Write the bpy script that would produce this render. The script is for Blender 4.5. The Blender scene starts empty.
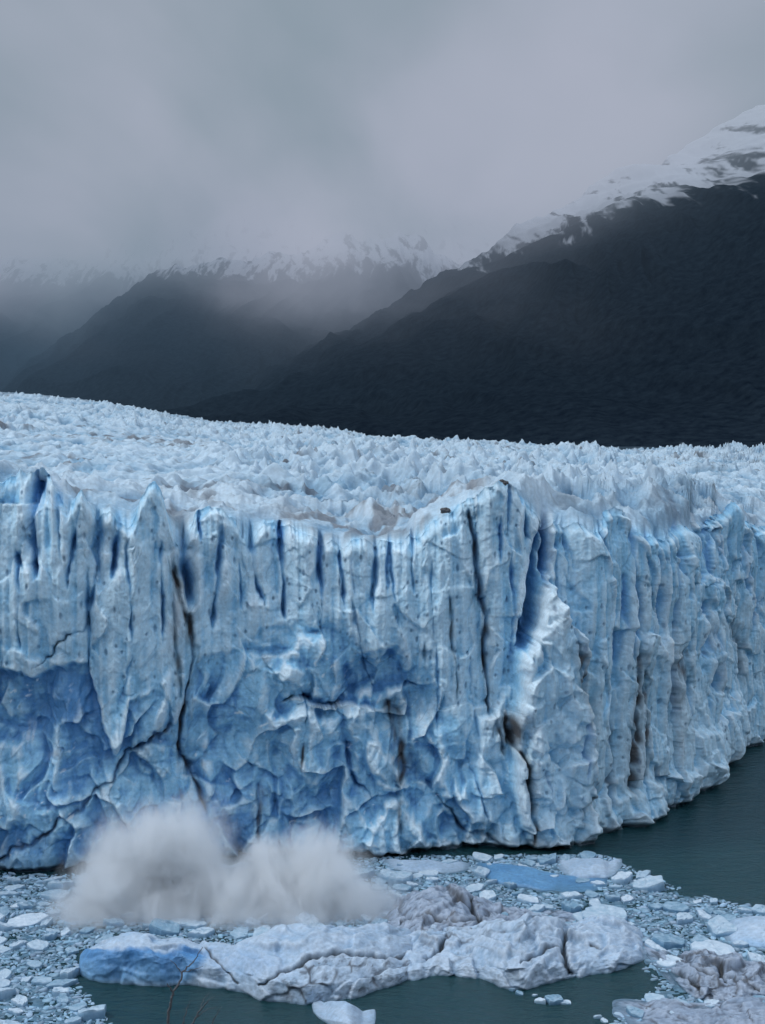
import bpy, math, random
import numpy as np
F32 = np.float32
rng = np.random.default_rng(7)
random.seed(7)
D = bpy.data
scene = bpy.context.scene
COL = scene.collection

# ------------------------------------------------------------------ camera
FPX, CX, CY, CAMZ, HOR = 1400.0, 382.5, 512.0, 72.0, 430.0
PITCH = math.atan((CY - HOR) / FPX)
cp, sp = math.cos(PITCH), math.sin(PITCH)

def ray(px, py):
    px = np.asarray(px, float); py = np.asarray(py, float)
    u = (px - CX) / FPX; v = (CY - py) / FPX
    return u, cp + v * sp, -sp + v * cp
def ground(px, py, z=0.0):
    x, y, w = ray(px, py); t = (z - CAMZ) / w
    return x * t, y * t
def at_y(px, py, Y):
    x, y, w = ray(px, py); t = Y / y
    return x * t, CAMZ + w * t
def z_at(px, py, x0, y0):
    """height at the horizontal distance of (x0,y0) seen at row py"""
    x, y, w = ray(px, py)
    t = np.hypot(x0, y0) / np.hypot(x, y)
    return CAMZ + w * t
def proj(x, y, z):
    dz = z - CAMZ
    f = y * cp - dz * sp; v = y * sp + dz * cp
    return CX + FPX * x / f, CY - FPX * v / f

cam_d = D.cameras.new("camera"); cam = D.objects.new("camera", cam_d); COL.objects.link(cam)
cam.location = (0, 0, CAMZ); cam.rotation_euler = (math.pi / 2 - PITCH, 0, 0)
cam_d.sensor_fit = 'VERTICAL'; cam_d.sensor_height = 36; cam_d.sensor_width = 27
cam_d.lens = FPX / 1024 * 36; cam_d.clip_end = 60000; cam_d.clip_start = 0.1
scene.camera = cam

# ------------------------------------------------------------------ numpy noise
def hash2(ix, iy, seed):
    h = (ix.astype(np.int64) * 374761393 + iy.astype(np.int64) * 668265263 + seed * 974711 + 1013904223) & 0xffffffff
    h = ((h ^ (h >> 13)) * 1274126177) & 0xffffffff
    h = h ^ (h >> 16)
    h = (h * 2246822519) & 0xffffffff
    return h ^ (h >> 15)
def rnd(h, k):
    return (((h >> (k * 5)) ^ (h * (2 * k + 3))) & 0xffff).astype(F32) / 65535.0
NT = 1 << 8
_perm = [np.random.default_rng(100 + i).permutation(NT) for i in range(40)]
_ang = (np.random.default_rng(5).random(NT) * 2 * np.pi)
_gx, _gy = np.cos(_ang).astype(F32), np.sin(_ang).astype(F32)
def perlin(x, y, seed=0):
    x = np.asarray(x, F32) + F32(seed * 17.31 + 500); y = np.asarray(y, F32) + F32(seed * 7.77 + 500)
    x, y = np.broadcast_arrays(x, y)
    fx0 = np.floor(x); fy0 = np.floor(y)
    fx = x - fx0; fy = y - fy0
    p = _perm[seed % 40]
    ix = fx0.astype(np.int32) & 255; iy = fy0.astype(np.int32) & 255
    ix1 = (ix + 1) & 255; iy1 = (iy + 1) & 255
    def g(a, b, dx, dy):
        k = p[(p[a] + b) & 255]
        return _gx[k] * dx + _gy[k] * dy
    u = fx * fx * fx * (fx * (fx * 6 - 15) + 10); v = fy * fy * fy * (fy * (fy * 6 - 15) + 10)
    n00 = g(ix, iy, fx, fy); n10 = g(ix1, iy, fx - 1, fy)
    n01 = g(ix, iy1, fx, fy - 1); n11 = g(ix1, iy1, fx - 1, fy - 1)
    a = n00 + u * (n10 - n00); b = n01 + u * (n11 - n01)
    return (a + v * (b - a)) * F32(1.5)
def fbm(x, y, seed=0, octs=4, gain=0.5, lac=2.03):
    s = 0; a = 1.0; t = 0
    for i in range(octs):
        s = s + a * perlin(x, y, seed + i); t += a
        x = x * lac; y = y * lac; a *= gain
    return s / t
def ridged(x, y, seed=0, octs=4, gain=0.5):
    s = 0; a = 1.0; t = 0
    for i in range(octs):
        s = s + a * (1 - np.abs(perlin(x, y, seed + i)) * 1.6); t += a
        x = x * 2.07; y = y * 2.07; a *= gain
    return s / t
def cells(x, y, seed, tilt=0.6, off=0.5, k=0.0, mode='max', jit=0.9):
    """envelope of randomly tilted planes, one per cell: fractured facets; also F1, F2 and a cell random value"""
    x = np.asarray(x, F32); y = np.asarray(y, F32)
    ix = np.floor(x); iy = np.floor(y)
    env = np.full(x.shape, -9 if mode == 'max' else 9, F32)
    f1 = np.full(x.shape, 9, F32); f2 = np.full(x.shape, 9, F32); cid = np.zeros(x.shape, F32)
    for dx in (-1, 0, 1):
        for dy in (-1, 0, 1):
            cx = ix + dx; cy = iy + dy
            h = hash2(cx, cy, seed)
            rx = rnd(h, 0); ry = rnd(h, 1); ro = rnd(h, 2); ra = rnd(h, 3) * 6.283; rt = rnd(h, 1) * 0.5 + 0.5
            qx = x - (cx + 0.5 + (rx - 0.5) * jit); qy = y - (cy + 0.5 + (ry - 0.5) * jit)
            d2 = qx * qx + qy * qy
            if tilt or off:
                pl = off * ro + tilt * rt * (np.cos(ra) * qx + np.sin(ra) * qy)
                if mode == 'max': env = np.maximum(env, pl - (1.2 + k) * d2)
                elif mode == 'min': env = np.minimum(env, pl + (1.2 + k) * d2)
            dd = np.sqrt(d2)
            if mode == 'plane': env = np.where(dd < f1, pl, env)
            f2 = np.where(dd < f1, f1, np.minimum(f2, dd))
            cid = np.where(dd < f1, ro, cid)
            f1 = np.minimum(f1, dd)
    return env, f1, f2, cid
def sm(a, b, x):
    t = np.clip((x - a) / (b - a), 0, 1); return t * t * (3 - 2 * t)
def blur(a, ry, rx):
    for ax, r in ((0, ry), (1, rx)):
        if r < 1: continue
        pad = [(0, 0), (0, 0)]; pad[ax] = (r + 1, r)
        c = np.cumsum(np.pad(a.astype(np.float64), pad, mode='edge'), axis=ax)
        n = a.shape[ax]
        if ax == 0: a = (c[2 * r + 1:2 * r + 1 + n] - c[:n]) / (2 * r + 1)
        else: a = (c[:, 2 * r + 1:2 * r + 1 + n] - c[:, :n]) / (2 * r + 1)
    return a.astype(F32)
def inpoly_sdf(px, py, poly):
    """signed distance (inside positive) to polygon"""
    poly = np.array(poly, float); n = len(poly)
    dmin = np.full(px.shape, 1e9); ins = np.zeros(px.shape, bool)
    for i in range(n):
        a = poly[i]; b = poly[(i + 1) % n]
        e = b - a; wx = px - a[0]; wy = py - a[1]
        t = np.clip((wx * e[0] + wy * e[1]) / (e @ e), 0, 1)
        dmin = np.minimum(dmin, np.hypot(wx - t * e[0], wy - t * e[1]))
        c = ((a[1] > py) != (b[1] > py))
        xi = a[0] + (py - a[1]) * e[0] / (e[1] if e[1] else 1e-9)
        ins ^= c & (px < xi)
    return np.where(ins, dmin, -dmin).astype(F32)

# ------------------------------------------------------------------ object helpers
def tag(o, label=None, cat=None, group=None, kind=None):
    if label: o['label'] = label
    if cat: o['category'] = cat
    if group: o['group'] = group
    if kind: o['kind'] = kind
    return o
def link(name, me, mat=None, parent=None):
    o = D.objects.new(name, me); COL.objects.link(o)
    if mat and me: me.materials.append(mat)
    if parent: o.parent = parent
    return o
def raw_mesh(name, co, faces, cols=None, smooth=True):
    """co (N,3); faces (M,4) int"""
    me = D.meshes.new(name); n = len(co); m, k = faces.shape
    me.vertices.add(n); me.vertices.foreach_set('co', np.ascontiguousarray(co, F32).ravel())
    me.loops.add(m * k); me.loops.foreach_set('vertex_index', np.ascontiguousarray(faces, np.int32).ravel())
    me.polygons.add(m); me.polygons.foreach_set('loop_start', np.arange(0, m * k, k, dtype=np.int32))
    me.polygons.foreach_set('use_smooth', np.full(m, smooth, bool))
    me.update(calc_edges=True)
    if cols is not None:
        c = np.ones((n, 4), F32); c[:, :3] = cols.reshape(-1, 3)
        at = me.color_attributes.new('Col', 'FLOAT_COLOR', 'POINT'); at.data.foreach_set('color', c.ravel())
    return me
def grid_mesh(name, X, Y, Z, cols=None, smooth=True, flip=False):
    r, c = X.shape
    idx = np.arange(r * c, dtype=np.int32).reshape(r, c)
    f = np.stack([idx[:-1, :-1], idx[:-1, 1:], idx[1:, 1:], idx[1:, :-1]], -1).reshape(-1, 4)
    if flip: f = f[:, ::-1]
    return raw_mesh(name, np.stack([X, Y, Z], -1).reshape(-1, 3), f, cols, smooth)
def lerp3(a, b, t):
    return a + (b - a) * t[..., None]
C = lambda *v: np.array(v, F32)

# ------------------------------------------------------------------ materials
def new_mat(name):
    m = D.materials.new(name); m.use_nodes = True; nt = m.node_tree
    return m, nt, nt.nodes['Principled BSDF']
def nd(nt, t, **kw):
    n = nt.nodes.new(t)
    for k, v in kw.items(): setattr(n, k, v)
    return n
def math_n(nt, op, a, b=None, clamp=False):
    n = nt.nodes.new('ShaderNodeMath'); n.operation = op; n.use_clamp = clamp
    for i, v in enumerate((a, b)):
        if v is None: continue
        if isinstance(v, (int, float)): n.inputs[i].default_value = v
        else: nt.links.new(v, n.inputs[i])
    return n.outputs[0]
def ice_material(name, scale=1.0, rough=0.5, bump=0.25, spec=0.35, var=0.25):
    m, nt, b = new_mat(name); L = nt.links.new
    ca = nd(nt, 'ShaderNodeVertexColor', layer_name='Col')
    geo = nd(nt, 'ShaderNodeNewGeometry')
    mp = nd(nt, 'ShaderNodeMapping'); mp.inputs['Scale'].default_value = (scale, scale, scale)
    L(geo.outputs['Position'], mp.inputs['Vector'])
    n1 = nd(nt, 'ShaderNodeTexNoise'); n1.inputs['Scale'].default_value = 1.3; n1.inputs['Detail'].default_value = 6; n1.inputs['Roughness'].default_value = 0.65
    L(mp.outputs[0], n1.inputs['Vector'])
    mr = nd(nt, 'ShaderNodeMapRange'); mr.inputs[1].default_value = 0.3; mr.inputs[2].default_value = 0.7
    mr.inputs[3].default_value = 1 - var; mr.inputs[4].default_value = 1 + var
    L(n1.outputs[0], mr.inputs[0])
    mul = nd(nt, 'ShaderNodeVectorMath', operation='SCALE')
    L(ca.outputs['Color'], mul.inputs[0]); L(mr.outputs[0], mul.inputs['Scale'])
    L(mul.outputs[0], b.inputs['Base Color'])
    n2 = nd(nt, 'ShaderNodeTexNoise'); n2.inputs['Scale'].default_value = 2.6; n2.inputs['Detail'].default_value = 5; n2.inputs['Roughness'].default_value = 0.7
    L(mp.outputs[0], n2.inputs['Vector'])
    bp = nd(nt, 'ShaderNodeBump'); bp.inputs['Strength'].default_value = bump; bp.inputs['Distance'].default_value = 0.35
    L(n2.outputs[0], bp.inputs['Height']); L(bp.outputs[0], b.inputs['Normal'])
    b.inputs['Roughness'].default_value = rough
    b.inputs['Specular IOR Level'].default_value = spec
    return m
M_cliff = ice_material('glacier_ice', 1.0, 0.45, 0.28, 0.35, 0.17)
M_field = ice_material('glacier_surface_ice', 0.5, 0.7, 0.3, 0.15, 0.18)
M_berg = ice_material('iceberg_ice', 1.2, 0.45, 0.25, 0.35, 0.2)

# ------------------------------------------------------------------ world and sun
SUN_EL, SUN_AZ = math.radians(48), math.radians(-102)     # azimuth from +Y, negative = left
w = D.worlds.new("World"); scene.world = w; w.use_nodes = True; nt = w.node_tree; L = nt.links.new
nt.nodes.clear()
out = nd(nt, 'ShaderNodeOutputWorld'); bg = nd(nt, 'ShaderNodeBackground'); bg.inputs['Strength'].default_value = 0.107
sky = nd(nt, 'ShaderNodeTexSky'); sky.sky_type = 'NISHITA'; sky.sun_disc = False
sky.sun_elevation = SUN_EL; sky.sun_rotation = SUN_AZ
tc = nd(nt, 'ShaderNodeTexCoord')
sep = nd(nt, 'ShaderNodeSeparateXYZ'); L(tc.outputs['Generated'], sep.inputs[0])
mp = nd(nt, 'ShaderNodeMapping'); mp.inputs['Scale'].default_value = (4.5, 2.2, 8.0); mp.inputs['Location'].default_value = (0.35, 0.1, 0.2)
L(tc.outputs['Generated'], mp.inputs[0])
cn = nd(nt, 'ShaderNodeTexNoise'); cn.inputs['Scale'].default_value = 2.0; cn.inputs['Detail'].default_value = 5; cn.inputs['Roughness'].default_value = 0.5; cn.inputs['Distortion'].default_value = 0.4
L(mp.outputs[0], cn.inputs['Vector'])
grad = nd(nt, 'ShaderNodeValToRGB')            # brightness of the overcast by elevation
e = grad.color_ramp.elements
e[0].position = 0.0; e[0].color = (0.36, 0.41, 0.51, 1)
e[1].position = 1.0; e[1].color = (0.99, 1.10, 1.27, 1)
x = e.new(0.30); x.color = (0.33, 0.38, 0.48, 1)
x = e.new(0.45); x.color = (0.61, 0.67, 0.77, 1)
L(sep.outputs[2], grad.inputs[0])
cv = nd(nt, 'ShaderNodeMapRange'); cv.inputs[1].default_value = 0.38; cv.inputs[2].default_value = 0.62; cv.inputs[3].default_value = 7.4; cv.inputs[4].default_value = 11.8
L(cn.outputs[0], cv.inputs[0])
sc_ = nd(nt, 'ShaderNodeVectorMath', operation='SCALE'); L(grad.outputs[0], sc_.inputs[0]); L(cv.outputs[0], sc_.inputs['Scale'])
mix = nd(nt, 'ShaderNodeMix', data_type='RGBA'); mix.inputs[0].default_value = 0.97
L(sky.outputs[0], mix.inputs[6]); L(sc_.outputs[0], mix.inputs[7])
L(mix.outputs[2], bg.inputs[0]); L(bg.outputs[0], out.inputs[0])
sd = D.lights.new("sun", 'SUN'); sd.energy = 1.35; sd.angle = math.radians(12); sd.color = (1.0, 0.985, 0.97)
so = D.objects.new("sun", sd); COL.objects.link(so)
from mathutils import Vector
sdir = Vector((math.sin(SUN_AZ) * math.cos(SUN_EL), math.cos(SUN_AZ) * math.cos(SUN_EL), math.sin(SUN_EL)))
so.rotation_euler = sdir.to_track_quat('Z', 'Y').to_euler(); so.location = (0, 0, 500)

# ------------------------------------------------------------------ glacier front curve
FRONT = [(-420, 905), (-300, 896), (-180, 885), (-90, 878), (0, 871), (60, 873), (130, 868), (200, 862), (260, 858), (330, 855), (390, 853), (450, 853), (520, 850),
         (575, 845), (600, 838), (622, 829), (650, 822), (675, 812), (700, 797), (713, 786), (724, 778), (735, 763), (752, 752), (765, 737), (790, 722),
         (820, 706), (870, 690), (930, 672)]
fp = np.array(FRONT, float)
gx, gy = ground(fp[:, 0], fp[:, 1])
sl = np.concatenate([[0], np.cumsum(np.hypot(np.diff(gx), np.diff(gy)))])
DS = 0.15
S = np.arange(0, sl[-1], DS); NC = len(S)
PX0 = np.interp(S, sl, gx); PY0 = np.interp(S, sl, gy)
kern = np.ones(25) / 25
def smooth1(a, n):
    k = np.ones(n) / n; return np.convolve(np.pad(a, (n // 2, n - 1 - n // 2), mode='edge'), k, 'valid')
PXs = smooth1(PX0, 31); PYs = smooth1(PY0, 31)
tx = np.gradient(smooth1(PX0, 121)); ty = np.gradient(smooth1(PY0, 121)); tn = np.hypot(tx, ty); tx /= tn; ty /= tn
NX, NY = ty, -tx
RAD = np.hypot(PXs, PYs); RX, RY = PXs / RAD, PYs / RAD
COLPX = proj(PXs, PYs, np.full(NC, 30.0))[0]

TOP = [(-420, 520), (-380, 488), (-340, 520), (-300, 480), (-250, 510), (-200, 482), (-150, 512), (-100, 478), (-50, 505), (-20, 480), (0, 484), (18, 470), (30, 474), (42, 468), (52, 482), (60, 500), (68, 512), (76, 500), (84, 488), (92, 505), (99, 521), (105, 512),
       (113, 512), (122, 522), (130, 528), (137, 518), (144, 495), (150, 486), (158, 481), (164, 487), (169, 512), (176, 535), (186, 555), (193, 530), (202, 512), (214, 505),
       (225, 509), (236, 520), (246, 535), (254, 548), (260, 532), (268, 522), (283, 528), (290, 524), (303, 530), (318, 537), (324, 545), (333, 540), (343, 549), (352, 541),
       (365, 539), (377, 546), (385, 538), (400, 545), (411, 534), (418, 541), (428, 527), (440, 516), (455, 510), (466, 500), (476, 497), (484, 488), (496, 482), (508, 482),
       (518, 489), (527, 497), (537, 509), (546, 522), (553, 534), (559, 525), (567, 521), (577, 526), (588, 522), (597, 534), (604, 530), (611, 512), (621, 507), (629, 511), (634, 531),
       (645, 537), (655, 533), (663, 541), (675, 536), (688, 526), (700, 527), (709, 532), (715, 521), (722, 528), (730, 520), (738, 512), (742, 500), (747, 515), (756, 520), (765, 528),
       (790, 518), (815, 530), (845, 515), (880, 528), (930, 520)]
tp = np.array(TOP, float)
S0T = [(-420, 500), (-200, 492), (0, 482), (40, 484), (70, 500), (110, 503), (150, 506), (185, 520), (220, 516), (260, 518), (300, 524), (350, 537), (400, 538), (440, 517), (480, 502), (508, 493),
       (530, 505), (560, 519), (620, 526), (700, 528), (765, 527), (930, 522)]
s0 = np.array(S0T, float)
jag = perlin(S / 1.3, 0 * S, 3) * 0.55 + perlin(S / 0.45, 0 * S, 4) * 0.25
LEAN = 3.0                                    # top of the wall stands back this far
fx_, fy_ = PXs + RX * LEAN, PYs + RY * LEAN
TS = z_at(COLPX, np.interp(COLPX, tp[:, 0], tp[:, 1]), fx_, fy_) + jag
S0 = z_at(COLPX, np.interp(COLPX, s0[:, 0], s0[:, 1]), fx_, fy_)
S0 = smooth1(S0, 41)

# far profile of the glacier surface
FARP = np.array([(-420, 372), (-200, 383), (0, 390), (60, 394), (110, 400), (150, 408), (200, 418), (260, 424), (330, 430), (400, 437), (480, 442), (560, 446), (640, 449), (765, 449), (930, 447)], float)
def field_z(col_px, dist, x, y, z_edge, d_edge):
    """height of the glacier surface at a distance along a line of sight's azimuth"""
    dfar = np.interp(col_px, [-420, 0, 200, 400, 765, 930], [3000, 2700, 2200, 1800, 1500, 1500])
    yfar = np.interp(col_px, FARP[:, 0], FARP[:, 1])
    ynear = np.interp(col_px, [-420, 0, 200, 380, 520, 765, 930], [485, 478, 489, 498, 494, 497, 499])
    zf = CAMZ - dfar * (yfar - HOR + 4) / FPX
    dn = d_edge + 55
    zn = CAMZ - dn * (ynear - HOR) / FPX
    t = (dist - dn) / (dfar - dn)
    z = zn + (zf - zn) * t
    z = np.where(t > 1, zf + (t - 1) * (dfar - dn) * -0.12, z)
    k = sm(0, 55, dist - d_edge)
    zed = z_edge + (dist - d_edge) * 0.02
    return zed * (1 - k) + z * k
def serac(x, y, dist, b):
    """broken ice: blades and blocks in several sizes"""
    wx = perlin(x / 25, y / 25, 11) * 6; wy = perlin(x / 25, y / 25, 12) * 6
    amp = 0.55 + 0.45 * sm(5, 50, b)
    e1, f1, f2, cid = cells((x + wx) / 6.0, (y + wy) / 8.5, 21, 1.0, 1.0, -.2, 'min')
    e2, g1, g2, cid2 = cells((x + wy) / 2.6, (y + wx) / 3.8, 22, 1.1, 1.0, 0, 'min')
    e3, h1, h2, cid3 = cells((x - wy) / 19.0, (y + wx) / 22.0, 23, 1.3, 1.1, -.5)
    big = fbm(x / 60, y / 90, 24, 3)
    rg = ridged((x + wx) / 9, (y + wy) / 5.5, 34, 2)
    lg = ridged((x + 2 * wx + .3 * y) / 34, (y + 2 * wy) / 9, 36, 2)
    z = 3.6 * (e1 - 0.35) + 2.1 * (e2 - 0.35) + 2.6 * (e3 - 0.5) + 3.6 * big + 2.0 * (rg - .5) + 2.4 * (lg - .5) + 0.9 * fbm(x / 1.5, y / 1.5, 30, 3, .6)
    mod = 0.5 + 0.75 * sm(-0.25, 0.35, fbm(x / 110, y / 160, 27, 2))
    cav = np.clip(.55 - .9 * (e1 - .35) - .35 * (rg - .5), 0, 1) * .6 + np.clip(.5 - 1.0 * (e2 - .35), 0, 1) * .4
    return z * amp * mod, cav, cid, e1 + .6 * (e2 - .35), e2

def field_colour(x, y, dist, cav, cid, e1, h, colpx):
    pale = C(0.28, 0.43, 0.55); blue = C(0.055, 0.18, 0.32); white = C(0.47, 0.59, 0.68); dirt = C(0.10, 0.10, 0.11)
    n = fbm(x / 40, y / 60, 40, 3); n2 = fbm(x / 5, y / 7, 43, 3)
    t = np.clip(0.20 + 1.15 * (cav - 0.35) + 0.5 * n2 + (cid - 0.5) * 0.3, 0, 1)
    c = lerp3(np.broadcast_to(pale, x.shape + (3,)), blue, t)
    c = lerp3(c, white, np.clip(0.8 * (e1 - 0.25) + n * 0.6, 0, 0.85))
    dm = sm(0.14, 0.36, fbm(x / 50, y / 24, 46, 4)) * sm(-0.05, 0.25, n2 + 0.1) * 1.3 + .7 * sm(.30, .42, fbm(x / 14, y / 5, 49, 4))
    far = sm(1500, 2400, dist) * sm(320, 60, colpx)
    dm = np.clip(dm * 0.55 * (1 - .7 * sm(560, 640, colpx) * sm(700, 500, dist)) + far * 0.45 * (0.5 + n2), 0, 0.85)
    c = lerp3(c, dirt, dm)
    return c

# ------------------------------------------------------------------ ice cliff
NV = 430
vv = np.linspace(0, 1, NV)
vv = vv ** 1.0
Zg = (-1.5 + (TS[None, :] + 1.5) * vv[:, None]).astype(F32)
Sg = np.broadcast_to(S[None, :], Zg.shape).astype(F32)
PXg, PYg = proj(PXs[None, :], PYs[None, :], Zg)
PXg = PXg.astype(F32); PYg = PYg.astype(F32)
wob = (perlin(Sg / 5, Zg / 9, 1) * 3.2 + perlin(Sg / 1.1, Zg / 2.2, 2) * 1.3).astype(F32)
QX = PXg + wob                                 # wobbled drawing coordinates so no line is ruled
QY = PYg + (perlin(Sg / 4, Zg / 4, 5) * 8 + perlin(Sg / 1.2, Zg / 1.2, 6) * 3).astype(F32)

# crevices: points, half width (px), depth (m), dirt (0..1), blue (0..1)
CREV = [
    ([(34, 465), (31, 540), (34, 575)], 4.5, 6, 0, 1.0), ([(16, 545), (21, 600), (21, 650)], 1.6, 2.2, 0, .6), ([(53, 485), (56, 530), (62, 560)], 3, 3, 0, .6),
    ([(78, 505), (73, 550), (66, 585)], 2.5, 2.5, 0, .5), ([(100, 515), (97, 570), (92, 612)], 4, 4, 0, .8), ([(92, 612), (84, 630), (66, 642), (50, 652), (30, 664)], 1.2, 1.2, .3, .5),
    ([(121, 515), (117, 555), (112, 578)], 3.5, 3.5, 0, .9), ([(129, 525), (129, 580), (131, 638)], 1.3, 1.4, 0, .5), ([(131, 655), (124, 690), (117, 715)], 1.0, 0.9, 0, .5),
    ([(163, 540), (162, 590), (163, 645)], 1.8, 2, 0, .7), ([(186, 540), (190, 580), (192, 607)], 5, 5, 0, .8),
    ([(176, 560), (184, 600), (192, 625), (194, 662), (184, 705), (183, 750), (196, 785), (206, 812)], 1.9, 2.0, .8, .1), ([(174, 600), (178, 655), (181, 700)], 2.5, 0.9, .5, .0),
    ([(204, 512), (205, 540)], 1.8, 2, 0, .9), ([(224, 520), (221, 575), (215, 635)], 2.2, 2.4, 0, .7), ([(240, 560), (243, 610)], 1.2, 1.1, 0, .5),
    ([(252, 535), (257, 580), (266, 610)], 2.2, 2.4, 0, .6), ([(284, 525), (285, 570), (287, 622)], 2.6, 3.8, 0, 1), ([(321, 540), (322, 590), (323, 622)], 2.2, 3, 0, .9),
    ([(343, 548), (344, 608)], 1.8, 2.2, 0, .8), ([(352, 555), (354, 595)], 1.4, 1.4, 0, .7), ([(377, 540), (376, 590), (375, 620)], 2.2, 3, 0, .9), ([(392, 550), (394, 590), (400, 628)], 1.6, 1.6, 0, .6),
    ([(412, 535), (413, 592)], 1.8, 2.2, 0, .6), ([(432, 560), (434, 640)], 1.0, 0.8, 0, .3), ([(449, 590), (454, 636), (459, 700)], 1.1, 0.9, .6, .2), ([(472, 505), (480, 575), (487, 620), (490, 690), (492, 715)], 1.8, 1.9, .6, .5),
    ([(500, 515), (500, 562)], 2.0, 2.4, 0, .9), ([(509, 487), (508, 535)], 1.8, 2, 0, .9), ([(525, 490), (530, 515), (535, 540)], 1.7, 2, 0, .8), ([(511, 540), (514, 590), (515, 660)], 1.6, 1.8, 0, .7),
    ([(553, 525), (554, 560), (551, 582)], 4.5, 4.5, 0, 1), ([(568, 640), (576, 680), (583, 712), (590, 745)], 2.0, 2.0, 0.95, .2), ([(590, 745), (592, 790), (598, 832)], 1.8, 1.8, .9, .2), ([(592, 765), (586, 800), (580, 828)], 1.2, 1.0, .6, .2),
    ([(574, 535), (578, 552), (583, 565)], 1.7, 1.8, 0, .7), ([(606, 515), (607, 555)], 2.0, 2.2, .1, .9), ([(635, 518), (637, 580), (642, 645)], 2.4, 2.2, 0, .6), ([(642, 645), (643, 690), (640, 722), (636, 800)], 1.9, 1.9, .85, .2),
    ([(650, 660), (649, 720), (650, 785)], 1.6, 1.3, .8, .2), ([(660, 540), (666, 580), (669, 628)], 2.0, 2.2, 0, .7), ([(684, 545), (690, 600)], 1.5, 1.6, 0, .5), ([(688, 640), (682, 690), (676, 730)], 2.2, .8, .55, .2),
    ([(700, 540), (704, 590)], 1.5, 1.8, 0, .6), ([(734, 525), (736, 590)], 1.5, 2, 0, .7), ([(752, 530), (754, 600)], 1.7, 2, 0, .7), ([(748, 600), (750, 690)], 1.6, 1, .5, .2),
    ([(503, 712), (512, 742), (522, 765), (528, 800), (531, 845)], 2.0, 1.7, .9, .2), ([(497, 720), (505, 760)], 1.5, 1, .7, .1), ([(511, 715), (516, 740)], 2.5, .6, .8, 0),
    ([(302, 735), (301, 770)], 1.4, .9, .8, .2), ([(398, 705), (396, 740), (404, 770), (398, 790)], 5, 1.8, .75, .1), ([(386, 700), (392, 735), (386, 755)], 2.2, 1.2, .7, .1), ([(401, 800), (402, 838)], 2.2, .9, .7, .1), ([(260, 790), (258, 850)], 2.2, 1.0, .7, .2),
    ([(178, 722), (155, 738), (131, 752), (112, 778), (85, 800), (40, 835), (-10, 862)], 2.4, 1.3, .5, .3), ([(100, 782), (102, 800)], 4, .8, .6, .1),
    ([(425, 640), (427, 665)], 1.2, .8, .4, .2), ([(350, 600), (362, 660), (380, 700)], 1.2, .8, .2, .4), ([(470, 760), (482, 800), (490, 830)], 1.1, .9, .1, .5), ([(540, 760), (545, 790), (541, 820)], 1.1, .9, .1, .5),
    ([(345, 735), (355, 775), (372, 800)], 2.2, 2.2, .1, .7), ([(440, 800), (470, 835), (500, 845)], 2.0, 1.6, .5, .3), ([(616, 700), (622, 760), (618, 812)], 1.6, 1.1, .4, .3), ([(660, 760), (664, 812)], 1.4, 1.0, .3, .3),
    ([(700, 700), (696, 770)], 1.3, .8, .2, .4), ([(720, 620), (722, 700)], 1.6, 1.0, .1, .4)]
rs = np.random.default_rng(3)
for i in range(46):                            # finer fissures and fluting, thicker on the turned right-hand wall
    x = rs.uniform(600, 900) if i < 24 else (rs.uniform(-400, 0) if i < 34 else rs.uniform(0, 600))
    y = rs.uniform(530, 720); hgt = rs.uniform(30, 130)
    CREV.append(([(x, y), (x + rs.uniform(-4, 5), y + hgt * .5), (x + rs.uniform(-5, 7), y + hgt)], rs.uniform(.8, 1.8), rs.uniform(.6, 1.8), rs.uniform(0, .25) ** 2, rs.uniform(.2, .7)))
disp = np.zeros(Zg.shape, F32); dirt = np.zeros(Zg.shape, F32); deep = np.zeros(Zg.shape, F32)
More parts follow.
